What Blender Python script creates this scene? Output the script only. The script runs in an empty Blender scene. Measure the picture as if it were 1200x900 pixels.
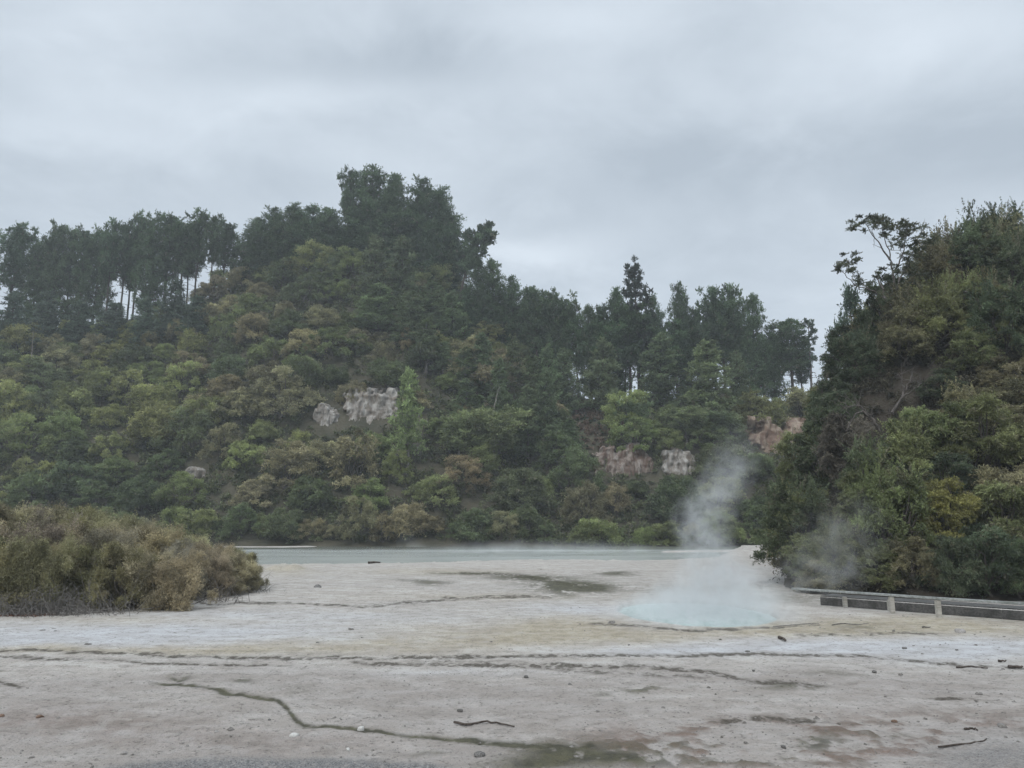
import bpy, math, random
import numpy as np

R = math.radians
rng = np.random.default_rng(11)
random.seed(11)
scene = bpy.context.scene
COL = scene.collection

# ------------------------------------------------------------------ camera geometry
F, CX, CY, EYE = 906.0, 600.0, 450.0, 3.5
PITCH = math.atan2(158.0, F)
CP, SP = math.cos(PITCH), math.sin(PITCH)


def ray(px, py):
    u, v = (px - CX) / F, (CY - py) / F
    return u, CP - v * SP, SP + v * CP


def at(px, py, Y):
    r = ray(px, py)
    t = Y / r[1]
    return np.array((r[0] * t, Y, EYE + r[2] * t))


def gnd(px, py, z=0.0):
    r = ray(px, py)
    t = (z - EYE) / r[2]
    return np.array((r[0] * t, r[1] * t, z))


def proj(x, y, z):
    d = np.maximum(y * CP + (z - EYE) * SP, 1e-3)
    return CX + F * x / d, CY - F * (-y * SP + (z - EYE) * CP) / d


# ------------------------------------------------------------------ noise
_perm = rng.permutation(512)


def vnoise(x, y):
    xi, yi = np.floor(x).astype(int), np.floor(y).astype(int)
    fx, fy = x - xi, y - yi
    fx, fy = fx * fx * (3 - 2 * fx), fy * fy * (3 - 2 * fy)
    h = lambda a, b: _perm[(_perm[a & 511] + b) & 511] / 511.0
    a, b, c, d = h(xi, yi), h(xi + 1, yi), h(xi, yi + 1), h(xi + 1, yi + 1)
    return (a * (1 - fx) + b * fx) * (1 - fy) + (c * (1 - fx) + d * fx) * fy


def fbm(x, y, o=4):
    s, a, t = 0.0, 0.5, 0.0
    for k in range(o):
        s = s + a * vnoise(x * 2 ** k + 17.3 * k, y * 2 ** k + 9.1 * k)
        t += a
        a *= 0.5
    return s / t


def sstep(a, b, x):
    t = np.clip((x - a) / (b - a), 0, 1)
    return t * t * (3 - 2 * t)


# ------------------------------------------------------------------ materials
def new_mat(name):
    m = bpy.data.materials.new(name)
    m.use_nodes = True
    nt = m.node_tree
    nt.nodes.clear()
    return m, nt, nt.nodes, nt.links


class NB:
    """small helper round a node tree"""

    def __init__(self, nt):
        self.nt, self.n, self.l = nt, nt.nodes, nt.links

    def put(self, sock, v):
        if isinstance(v, bpy.types.NodeSocket):
            self.l.new(v, sock)
        elif v is not None:
            if hasattr(sock.default_value, '__len__') and not hasattr(v, '__len__'):
                v = (v, v, v, 1)[:len(sock.default_value)]
            elif hasattr(v, '__len__') and len(sock.default_value) == 4 and len(v) == 3:
                v = (*v, 1)
            sock.default_value = v

    def math(self, op, a, b=None, c=None, clamp=False):
        n = self.n.new('ShaderNodeMath')
        n.operation, n.use_clamp = op, clamp
        for i, v in enumerate((a, b, c)):
            if v is not None:
                self.put(n.inputs[i], v)
        return n.outputs[0]

    def mix(self, f, a, b, mode='MIX'):
        n = self.n.new('ShaderNodeMix')
        n.data_type, n.blend_type = 'RGBA', mode
        self.put(n.inputs['Factor'], f)
        self.put(n.inputs[6], a)
        self.put(n.inputs[7], b)
        return n.outputs[2]

    def noise(self, vec, scale, detail=3, rough=0.55, dist=0.0):
        n = self.n.new('ShaderNodeTexNoise')
        if vec is not None:
            self.l.new(vec, n.inputs['Vector'])
        n.inputs['Scale'].default_value = scale
        n.inputs['Detail'].default_value = detail
        n.inputs['Roughness'].default_value = rough
        n.inputs['Distortion'].default_value = dist
        return n.outputs['Fac']

    def ramp(self, f, lo, hi, a=0.0, b=1.0):
        n = self.n.new('ShaderNodeMapRange')
        n.interpolation_type = 'SMOOTHSTEP'
        self.put(n.inputs[0], f)
        for i, v in zip((1, 2, 3, 4), (lo, hi, a, b)):
            n.inputs[i].default_value = v
        return n.outputs[0]

    def attr(self, name, out='Fac'):
        n = self.n.new('ShaderNodeAttribute')
        n.attribute_name = name
        return n.outputs[out]

    def scalevec(self, vec, s):
        n = self.n.new('ShaderNodeVectorMath')
        n.operation = 'MULTIPLY'
        self.l.new(vec, n.inputs[0])
        n.inputs[1].default_value = s
        return n.outputs[0]

    def pos(self):
        return self.n.new('ShaderNodeNewGeometry').outputs['Position']

    def objco(self):
        return self.n.new('ShaderNodeTexCoord').outputs['Object']

    def bump(self, h, strength, dist):
        n = self.n.new('ShaderNodeBump')
        n.inputs['Strength'].default_value = strength
        n.inputs['Distance'].default_value = dist
        self.l.new(h, n.inputs['Height'])
        return n.outputs[0]

    def surf(self, color, rough=0.8, spec=0.3, normal=None, **kw):
        p = self.n.new('ShaderNodeBsdfPrincipled')
        self.put(p.inputs['Base Color'], color)
        self.put(p.inputs['Roughness'], rough)
        self.put(p.inputs['Specular IOR Level'], spec)
        if normal is not None:
            self.l.new(normal, p.inputs['Normal'])
        for k, v in kw.items():
            self.put(p.inputs[k], v)
        o = self.n.new('ShaderNodeOutputMaterial')
        self.l.new(p.outputs[0], o.inputs['Surface'])
        return p


def leaf_material(name, use_col=False):
    m, nt, n, l = new_mat(name)
    b = NB(nt)
    base = b.attr('col', 'Color') if use_col else n.new('ShaderNodeObjectInfo').outputs['Color']
    tint = b.attr('tint')
    dry = b.attr('dry')
    c = b.mix(b.ramp(dry, 0.0, 1.0, 0.0, 0.75), base, (0.120, 0.106, 0.075))
    k = b.math('MULTIPLY_ADD', tint, 1.65, 0.62)
    c = b.mix(1.0, c, k, 'MULTIPLY')
    d = n.new('ShaderNodeBsdfDiffuse')
    l.new(c, d.inputs[0])
    t = n.new('ShaderNodeBsdfTranslucent')
    l.new(c, t.inputs[0])
    g = n.new('ShaderNodeBsdfGlossy')
    g.inputs['Roughness'].default_value = 0.55
    g.inputs['Color'].default_value = (1, 1, 1, 1)
    m1 = n.new('ShaderNodeMixShader')
    m1.inputs[0].default_value = 0.38
    l.new(d.outputs[0], m1.inputs[1]); l.new(t.outputs[0], m1.inputs[2])
    m2 = n.new('ShaderNodeMixShader')
    m2.inputs[0].default_value = 0.012
    l.new(m1.outputs[0], m2.inputs[1]); l.new(g.outputs[0], m2.inputs[2])
    o = n.new('ShaderNodeOutputMaterial')
    l.new(m2.outputs[0], o.inputs['Surface'])
    return m


def bark_material(name, c1, c2):
    m, nt, n, l = new_mat(name)
    b = NB(nt)
    v = b.scalevec(b.objco(), (1, 1, 0.25))
    f = b.noise(v, 9, 4, 0.65)
    f2 = b.noise(b.objco(), 1.3, 2)
    c = b.mix(b.ramp(f, 0.35, 0.7), c1, c2)
    c = b.mix(b.ramp(f2, 0.4, 0.7, 0, 0.5), c, c2)
    b.surf(c, 0.9, 0.15, b.bump(f, 0.6, 0.04))
    return m


LEAF = leaf_material('foliage')
LEAFC = leaf_material('undergrowth_foliage', True)
BARK = bark_material('pine_bark', (0.035, 0.027, 0.022), (0.10, 0.082, 0.07))
GREYBARK = bark_material('grey_bark', (0.075, 0.066, 0.06), (0.22, 0.20, 0.185))
BUSHBARK = bark_material('bush_bark', (0.05, 0.043, 0.037), (0.12, 0.105, 0.092))
PALEBARK = bark_material('pale_bark', (0.16, 0.14, 0.12), (0.36, 0.33, 0.30))
SNAG = bark_material('snag_wood', (0.055, 0.047, 0.042), (0.135, 0.12, 0.11))
TWIG = bark_material('dead_twigs', (0.085, 0.078, 0.070), (0.18, 0.168, 0.155))


# ------------------------------------------------------------------ mesh helpers
def mesh_from(name, V, Fq, mat=None, smooth=False, attrs=None, k=4):
    me = bpy.data.meshes.new(name)
    V = np.asarray(V, np.float32)
    Fq = np.asarray(Fq, np.int32)
    nf = len(Fq)
    me.vertices.add(len(V))
    me.vertices.foreach_set('co', V.ravel())
    me.loops.add(nf * k)
    me.loops.foreach_set('vertex_index', Fq.ravel())
    me.polygons.add(nf)
    me.polygons.foreach_set('loop_start', np.arange(nf, dtype=np.int32) * k)
    try:
        me.polygons.foreach_set('loop_total', np.full(nf, k, np.int32))
    except Exception:
        pass
    if smooth:
        me.polygons.foreach_set('use_smooth', np.ones(nf, bool))
    me.update(calc_edges=True)
    for a, d in (attrs or {}).items():
        d = np.asarray(d, np.float32)
        if d.ndim == 1:
            me.attributes.new(a, 'FLOAT', 'POINT').data.foreach_set('value', d)
        else:
            me.attributes.new(a, 'FLOAT_COLOR', 'POINT').data.foreach_set('color', d.ravel())
    if mat:
        me.materials.append(mat)
    return me


def link(name, data, parent=None):
    o = bpy.data.objects.new(name, data)
    COL.objects.link(o)
    if parent:
        o.parent = parent
    return o


def tag(o, label=None, cat=None, group=None, kind=None):
    for k, v in (('label', label), ('category', cat), ('group', group), ('kind', kind)):
        if v:
            o[k] = v
    return o


def grid_faces(nx, ny):
    i = np.arange(nx - 1)
    j = np.arange(ny - 1)
    I, J = np.meshgrid(i, j)
    a = (J * nx + I).ravel()
    return np.stack([a, a + 1, a + nx + 1, a + nx], 1)


def unit(v):
    return v / np.maximum(np.linalg.norm(v, axis=-1, keepdims=True), 1e-9)


class Tubes:
    def __init__(self, sides=6):
        self.V, self.F, self.n, self.s = [], [], 0, sides

    def add(self, pts, rad):
        pts = np.asarray(pts, float)
        rad = np.broadcast_to(np.asarray(rad, float), (len(pts),))
        tan = unit(np.gradient(pts, axis=0))
        ref = np.array((0.31, 0.87, 0.38))
        a = unit(np.cross(tan, ref))
        b = np.cross(tan, a)
        ang = np.arange(self.s) / self.s * 2 * math.pi
        ring = (a[:, None] * np.cos(ang)[None, :, None] + b[:, None] * np.sin(ang)[None, :, None]) * rad[:, None, None]
        v = (pts[:, None] + ring).reshape(-1, 3)
        m, s = len(pts), self.s
        f = []
        for i in range(m - 1):
            for j in range(s):
                f.append((i * s + j, i * s + (j + 1) % s, (i + 1) * s + (j + 1) % s, (i + 1) * s + j))
        self.V.append(v)
        self.F.append(np.array(f) + self.n)
        self.n += len(v)

    def mesh(self, name, mat):
        return mesh_from(name, np.concatenate(self.V), np.concatenate(self.F), mat, True)


def limb(p0, p1, sag=0.0, wob=0.1, n=6):
    p0, p1 = np.asarray(p0, float), np.asarray(p1, float)
    t = np.linspace(0, 1, n)[:, None]
    p = p0 + (p1 - p0) * t
    L = np.linalg.norm(p1 - p0)
    p = p + np.array((0, 0, 1)) * sag * L * (t * (1 - t)) * 4
    w = rng.normal(0, wob * L * 0.35, (n, 3))
    w[0] = w[-1] = 0
    return p + w


def sprays(C, Rd, nsp, nlf, leaf, wid, droop=0.1, up=0.25, flat=1.0, jit=0.12, align=0.7, tints=None, inner=0.1, dryp=0.12, upleaf=1.3):
    """foliage: round each puff centre C (radius Rd) leafy twigs radiate; each twig carries leaf-sized rhombi"""
    P = len(C)
    d = rng.normal(0, 1, (P, nsp, 3))
    d[..., 2] += up
    d = unit(d)
    dd = d * np.array((1, 1, flat))
    ln = rng.uniform(0.6, 1.15, (P, nsp, 1)) * Rd[:, None, None]
    t = rng.uniform(inner, 1.0, (P, nsp, nlf, 1)) ** 0.8
    pos = C[:, None, None] + dd[:, :, None] * ln[:, :, None] * t
    pos = pos + rng.normal(0, 1, pos.shape) * (jit * Rd[:, None, None, None]) * (1.15 - 0.75 * t)
    pos[..., 2] -= (droop * ln[:, :, None] * t ** 2)[..., 0]
    ax = unit(d[:, :, None] * align + rng.normal(0, 0.55, pos.shape))
    nr = rng.normal(0, 1, pos.shape)
    nr[..., 2] += upleaf
    nr = unit(nr - ax * (nr * ax).sum(-1, keepdims=True))
    bi = np.cross(ax, nr)
    sz = rng.uniform(0.65, 1.35, pos.shape[:-1] + (1,))
    a, b = ax * leaf * 0.5 * sz, bi * wid * 0.5 * sz
    V = np.stack([pos - a, pos + b, pos + a, pos - b], -2).reshape(-1, 3)
    N = P * nsp * nlf
    if tints is None:
        tints = rng.uniform(0.2, 0.8, P)
    ti = np.clip(tints[:, None, None] + rng.normal(0, 0.13, (P, nsp, 1)) + rng.normal(0, 0.10, (P, nsp, nlf)), 0, 1.3)
    dr = np.broadcast_to((rng.random((P, nsp, 1)) < dryp) * rng.uniform(0.3, 1, (P, nsp, 1)), (P, nsp, nlf))
    return V, np.repeat(ti.ravel(), 4), np.repeat(dr.ravel(), 4)


def crown_mesh(name, layers, mat=None):
    V = np.concatenate([x[0] for x in layers])
    return mesh_from(name, V, np.arange(len(V)).reshape(-1, 4), mat or LEAF, False,
                     {'tint': np.concatenate([x[1] for x in layers]), 'dry': np.concatenate([x[2] for x in layers])})


# ------------------------------------------------------------------ terrain height
class RBF:
    def __init__(self, pts, smooth=0.0):
        P = np.array(pts, float)
        self.c = P[:, :2]
        n = len(P)
        K = np.linalg.norm(self.c[:, None] - self.c[None], axis=2)
        A = np.zeros((n + 3, n + 3))
        A[:n, :n] = K - smooth * np.eye(n)
        A[:n, n] = 1
        A[:n, n + 1:] = self.c
        A[n:, :n] = A[:n, n:].T
        self.w = np.linalg.solve(A, np.concatenate([P[:, 2], np.zeros(3)]))

    def __call__(self, x, y):
        x, y = np.asarray(x, float), np.asarray(y, float)
        out = self.w[-3] + self.w[-2] * x + self.w[-1] * y
        for (cx, cy), w in zip(self.c, self.w[:-3]):
            out = out + w * np.sqrt((x - cx) ** 2 + (y - cy) ** 2 + 0.6)
        return out


hp = []
for x in range(-150, 151, 12):
    hp.append((x, 94, -2.2))
    hp.append((x, 106, 0.15))
ridge = [(-330, 395, 163), (-220, 390, 163), (-100, 386, 163), (0, 384, 163), (100, 382, 164), (190, 374, 166), (250, 350, 168), (300, 328, 170), (390, 308, 170),
         (480, 322, 168), (560, 382, 160), (620, 440, 155)]
for px, py, D in ridge:
    top = at(px, py, D)
    for t, zf in ((0.12, 0.13), (0.35, 0.36), (0.6, 0.62), (0.82, 0.86), (1.0, 1.0)):
        Y = 106 + (D - 106) * t
        hp.append((top[0] * Y / D, Y, top[2] * zf))
    hp.append((top[0] * 1.1, D * 1.1, top[2] - 3))
    hp.append((top[0] * 1.4, D * 1.4, top[2] - 16))
for px in (690, 760, 840, 920, 1000, 1090, 1200, 1330):
    for py, D in ((622, 111), (572, 119.5), (528, 123.5), (502, 131), (474, 146)):
        hp.append(tuple(at(px, py, D)))
    q = at(px, 474, 146)
    hp.append((q[0] * 1.15, q[1] * 1.15, q[2] - 4))
    hp.append((q[0] * 1.5, q[1] * 1.5, q[2] - 14))
H_main = RBF(hp, 0.6)

sp = [(60, 31, 0), (40, 33, 0), (24, 35.2, 0), (17, 36.4, 0), (14.0, 37.4, 0), (14.6, 41, 0), (17.2, 47, 0), (21, 57, 0), (29, 75, 0), (44, 100, 0),
      (11, 41, -2), (12.5, 48, -2), (16, 58, -2), (21, 70, -2), (28, 86, -2), (34, 96, -2), (5, 32, -2), (5, 45, -2), (8, 60, -2), (14, 80, -2), (25, 105, -2), (15, 28, -2), (30, 26, -2), (60, 22, -2)]
for row in (((985, 600, 41.5), (990, 520, 46), (992, 466, 51), (1000, 444, 56)),
            ((1090, 610, 40.0), (1090, 510, 45), (1090, 415, 50), (1080, 345, 55)),
            ((1200, 610, 39.5), (1200, 510, 44), (1200, 410, 49), (1200, 300, 55)),
            ((1360, 610, 38.5), (1360, 510, 43), (1360, 410, 48), (1360, 282, 55))):
    for q in row:
        sp.append(tuple(at(*q)))
sp += [(23, 64, 10), (32, 66, 17), (42, 68, 19), (58, 68, 22), (28, 78, 5), (40, 85, 10), (60, 90, 14), (70, 45, 12), (70, 60, 22)]
H_spur = RBF(sp, 0.3)


def H(x, y):
    x, y = np.asarray(x, float), np.asarray(y, float)
    a = H_main(x, y) + 1.2 * (fbm(x * 0.09, y * 0.09, 3) - 0.5)
    inside = (y < 112) & (x > 4)
    s = np.where(inside, H_spur(x, y), -5) - 9 * sstep(62, 92, y) - 4.2 * np.exp(-((x - 22.6) / 2.6) ** 2 - ((y - 46.5) / 2.3) ** 2) + 0.5 * (fbm(x * 0.25 + 7, y * 0.25, 3) - 0.5)
    foot = np.interp(y, [36, 37.4, 41, 47, 57, 75, 100], [16.5, 14.2, 14.8, 17.4, 21.3, 29.3, 44])
    s = np.where(y > 36, np.minimum(s, (x - foot + 1.0) * 4.5), s)
    return np.maximum(a, s)


def h1(x, y):
    return float(H(np.array([x]), np.array([y]))[0])


def hit(px, py, y0=28, y1=185):
    """where the line of sight meets the terrain"""
    Y = np.linspace(y0, y1, 900)
    r = ray(px, py)
    X, Z = r[0] / r[1] * Y, EYE + r[2] / r[1] * Y
    under = np.nonzero(H(X, Y) > Z)[0]
    k = under[0] if len(under) else len(Y) - 1
    return np.array((X[k], Y[k], Z[k]))


# terrain sheets
def soil_material(name, c1, c2):
    m, nt, n, l = new_mat(name)
    b = NB(nt)
    p = b.pos()
    f = b.noise(p, 0.25, 5, 0.6)
    f2 = b.noise(p, 2.2, 4, 0.6)
    c = b.mix(b.ramp(f, 0.35, 0.65), c1, c2)
    c = b.mix(b.ramp(f2, 0.45, 0.75, 0, 0.6), c, (0.035, 0.038, 0.022))
    b.surf(c, 0.95, 0.1, b.bump(f2, 0.8, 0.3))
    return m


SOIL = soil_material('hill_soil', (0.045, 0.043, 0.030), (0.070, 0.062, 0.043))
SPURSOIL = soil_material('spur_soil', (0.028, 0.024, 0.019), (0.048, 0.040, 0.032))


def sheet(name, xs, ys, mat, keep=None):
    X, Y = np.meshgrid(xs, ys)
    Z = H(X, Y)
    V = np.stack([X, Y, Z], -1).reshape(-1, 3)
    Fq = grid_faces(len(xs), len(ys))
    if keep is not None:
        Fq = Fq[keep(V[Fq].mean(1))]
    o = link(name, mesh_from(name, V, Fq, mat, True))
    tag(o, kind='structure')
    return o


sheet('hillside', np.arange(-190, 191, 1.6), np.arange(97, 262, 1.6), SOIL)
sheet('spur_hillside', np.arange(9, 75, 0.7), np.arange(30, 97.2, 0.7), SPURSOIL)


# ------------------------------------------------------------------ ground sheet (sinter flat)
def seg(P, Q, pts, w, lo=0.0):
    """soft mask of a winding line given as points"""
    pts = np.array(pts, float)
    f = np.interp(P, pts[:, 0], pts[:, 1])
    ww = np.interp(P, pts[:, 0], pts[:, 2]) if pts.shape[1] > 2 else w
    d = np.abs(Q - f) / ww
    ends = sstep(pts[0, 0] - 14, pts[0, 0] + 14, P) * (1 - sstep(pts[-1, 0] - 20, pts[-1, 0] + 20, P))
    return np.exp(-d ** 2 * 1.2) * ends


def blob(P, Q, cx, cy, rx, ry, s=1.0):
    return s * np.exp(-((P - cx) / rx) ** 2 - ((Q - cy) / ry) ** 2)


ss = np.concatenate([np.linspace(-1.7, -0.72, 40, endpoint=False), np.linspace(-0.72, 0.72, 1000), np.linspace(0.72, 1.7, 41)[1:]])
py_rows = np.concatenate([np.linspace(905, 700, 420, endpoint=False), np.linspace(700, 637, 190)])
yr = (CP - (CY - py_rows) / F * SP) * (-EYE) / (SP + (CY - py_rows) / F * CP)
yr = np.concatenate([np.linspace(-60, yr[0], 30, endpoint=False), yr, [114, 122]])
S, Y = np.meshgrid(ss, yr)
X = S * np.sqrt(Y ** 2 + np.where(Y < 9, 12.0, 0.0) * np.clip((9 - Y) / 6, 0, 1) + 0.01)
vis = Y > 8
P, Q = proj(X, np.maximum(Y, 8), 0.0 * X)
# natural wobble of every outline (world-space noise)
wob = (fbm(X * 0.55, Y * 0.22, 4) - 0.5)
wob2 = (fbm(X * 1.7 + 40, Y * 0.8, 4) - 0.5)
sc = np.clip((Q - 608) / 130, 0.1, 2.2)
Qw = Q + (wob * 5 + wob2 * 4) * sc
Pw = P + wob2 * 14
grain = fbm(X * 3.1 + 5, Y * 3.1, 4)
grain2 = fbm(X * 0.8 + 90, Y * 0.6, 5)
grain3 = fbm(X * 8.0 + 13, Y * 4.5, 3)

dark = np.zeros_like(X)
for pts, w, s in (
        ([(-60, 761), (0, 763), (150, 766), (300, 771), (450, 772), (600, 769), (760, 768), (900, 768), (1000, 769), (1070, 774), (1200, 783), (1260, 788)], 1.7, 0.8),
        ([(0, 771), (130, 774), (250, 779), (330, 780)], 1.3, 0.7),
        ([(420, 778), (560, 779), (640, 780), (760, 783), (830, 789), (880, 797), (960, 803)], 2.4, 0.7),
        ([(470, 776), (560, 776), (720, 790), (830, 795)], 3.0, 0.25),
        ([(20, 726), (100, 722), (150, 717), (200, 711), (330, 709), (420, 712)], 1.2, 0.7),
        ([(430, 711), (470, 708), (540, 701), (640, 699)], 1.7, 0.7),
        ([(540, 671), (610, 675), (680, 688)], 1.8, 0.8),
        ([(-40, 793), (0, 797), (20, 803)], 2.5, 0.5),
        ([(700, 733), (740, 734), (800, 738), (860, 738), (910, 736), (950, 732)], 1.1, 0.9),
        ([(840, 846), (880, 842), (960, 846), (1000, 850)], 2.4, 0.5),
        ([(1090, 818), (1130, 816), (1160, 819)], 1.8, 0.6),
        ([(940, 745), (1000, 744), (1060, 741), (1100, 745)], 1.8, 0.4)):
    dark = np.maximum(dark, s * seg(Pw, Qw, pts, w))
chan = seg(P + wob2 * 5, Q + wob2 * 6, [(183, 801, 1.4), (235, 804, 2.0), (262, 812, 2.6), (325, 822, 2.6), (336, 830, 4.2), (346, 843, 4.2), (356, 848, 3.2), (372, 851, 2.4), (440, 858, 2.1),
                                       (520, 866, 2.4), (620, 874, 4.5), (700, 880, 8)], 2)
chan = np.maximum(chan, 0.6 * seg(P + wob2 * 8, Qw, [(196, 793), (208, 797), (222, 793)], 2.5))
algae = np.zeros_like(X)
for c in ((660, 686, 55, 8, 1.0), (612, 677, 55, 3, .9), (690, 690, 30, 6, .6), (560, 671.5, 45, 1.8, .6), (722, 672, 26, 3, 1), (505, 684, 26, 3, .8),
          (480, 681, 40, 2, .4), (655, 695, 20, 8, .4), (830, 690, 60, 4, .25), (530, 672, 40, 2, .4), (745, 690, 60, 6, .25),
          (288, 800, 14, 4, .8), (345, 812, 30, 8, .35), (755, 809, 28, 4, .8), (705, 812, 14, 2.5, .5), (925, 805, 34, 4, .7),
          (655, 882, 60, 14, 1.0), (740, 888, 60, 12, .8), (620, 898, 60, 8, .8), (800, 872, 60, 6, .5), (955, 870, 34, 8, .9), (880, 892, 120, 8, .55),
          (1035, 862, 40, 5, .6), (970, 790, 40, 3, .5), (1010, 735, 40, 5, .5), (500, 886, 26, 3, .5), (950, 700, 90, 8, .55), (905, 686, 60, 5, .35)):
    algae += blob(Pw, Qw, *c)
algae = np.clip(algae, 0, 1) * sstep(0.46, 0.57, grain * 0.34 + grain2 * 0.36 + grain3 * 0.30 + np.clip(algae, 0, 1) * 0.14)
dark = np.clip(dark * sstep(0.18, 0.5, grain2 + 0.15) * (0.45 + 1.3 * sstep(0.35, 0.6, grain)) * (0.3 + 1.4 * sstep(0.35, 0.55, grain3)) * 1.25, 0, 1)
chan = np.clip(chan * (0.85 + 0.5 * sstep(0.3, 0.6, grain)) * (0.85 + 0.4 * sstep(0.35, 0.55, grain3)), 0, 1)

tan = np.zeros_like(X)
for c in ((670, 738, 70, 14, .9), (560, 745, 120, 15, .6), (430, 757, 150, 10, .55), (150, 762, 260, 5, .7), (960, 736, 110, 7, .9), (1080, 728, 120, 9, .7),
          (1150, 738, 110, 9, .6), (880, 741, 120, 5, .6), (760, 748, 60, 6, .5), (120, 728, 160, 6, .3), (520, 670, 90, 4, .5), (335, 668, 30, 8, .6), (560, 700, 120, 4, .4)):
    tan += blob(Pw, Qw, *c)
tan = np.clip(tan * 1.2 * (0.5 + 1.0 * grain2), 0, 1)
film = np.zeros_like(X)
for c in ((190, 741, 250, 12, 1.0), (60, 752, 180, 9, .8), (430, 750, 120, 7, .8), (680, 715, 70, 8, .9), (620, 760, 60, 4, .4), (970, 758, 210, 10, 1.0),
          (1150, 762, 120, 14, .9), (760, 763, 120, 4, .7), (430, 725, 160, 8, .5), (230, 722, 120, 5, .5), (520, 788, 120, 5, .35), (870, 668, 50, 6, .5), (880, 680, 40, 5, .5)):
    film += blob(Pw, Qw, *c)
film = np.clip(film * (0.75 + 0.5 * grain2), 0, 1) * (1 - 0.6 * tan)
pink = np.clip(blob(Pw, Qw, 900, 872, 190, 24, 2.2) + blob(Pw, Qw, 80, 845, 140, 16, .6) + blob(Pw, Qw, 300, 870, 200, 14, .35) + blob(Pw, Qw, 1130, 850, 120, 20, .6), 0, 1) * sstep(0.40, 0.56, grain2 * 0.5 + grain * 0.5)
gravel = np.clip(sstep(882, 893, Qw - 0.00004 * (P - 330) ** 2 * 8) * (P < 620) + blob(Pw, Qw, 1170, 892, 90, 26, .7), 0, 1)
gravel = np.where(vis, gravel, 1.0)
near = sstep(768, 800, Q + wob * 14 * sc)
near = np.where(vis, near, 1.0)
for a in (dark, chan, algae, tan, film, pink):
    a[~vis] = 0

# height: lake basin, hot pool basin, channels, lumps
lake_edge = np.interp(P, [200, 310, 480, 560, 650, 760, 840, 870], [661, 660, 658.5, 656, 654.5, 655.5, 652, 640])
lake = sstep(-1.2, 1.2, (lake_edge - Q) + wob2 * 3.0) * (P < 868) * (Q < 668) * (Q > 600)
spit = np.clip(seg(P, Q, [(770, 646.0), (830, 645.2), (900, 645.5), (960, 645)], 1.2), 0, 1) * (P > 700)
spit = np.maximum(spit, 0.55 * seg(P, Q, [(240, 648.4), (330, 648.4), (368, 648.2)], 0.8))
spit = np.maximum(spit, 0.9 * seg(P, Q, [(250, 640.2), (330, 640.2), (380, 639.4)], 1.2))
pool_c = at(820, 722, 29.0)
PX, PY, PRX, PRY = gnd(823, 722)[0], gnd(823, 722)[1] + 1.3, 2.80, 4.1
pr = np.sqrt(((X - PX) / PRX) ** 2 + ((Y - PY) / PRY) ** 2) + wob2 * 0.10
pool = 1 - sstep(0.93, 1.03, pr)
rim = np.exp(-((pr - 1.07) / 0.05) ** 2)
Z = 0.05 * (fbm(X * 0.12, Y * 0.12, 3) - 0.5) + 0.035 * (fbm(X * 0.9, Y * 0.9, 4) - 0.5) * (0.4 + near) + 0.02 * (grain - 0.5) * (1 - 0.8 * film)
Z += 0.03 * (np.abs(grain - 0.5) * 2 - 0.25) * near + 0.022 * (grain3 - 0.5) * np.clip(1 - Y / 60, 0, 1) * (1 - 0.7 * film)
Z += 0.05 * algae * (grain - 0.2) + 0.03 * pink * (grain - 0.3)
Z -= 0.014 * chan + 0.006 * dark
Z += -0.42 * lake * (1 - spit) + 0.05 * spit
Z += -0.5 * pool + 0.03 * rim
bank = np.exp(-((P - 912) / 40) ** 2) * sstep(74, 92, Y) * (1 - sstep(97, 107, Y))
Z += 0.7 * bank * (0.15 + 1.5 * np.clip(grain2 - 0.25, 0, 1))
near_left = np.exp(-((X + 20) / 12) ** 2 - ((Y - 40) / 12) ** 2)
Z += 0.25 * near_left


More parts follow.
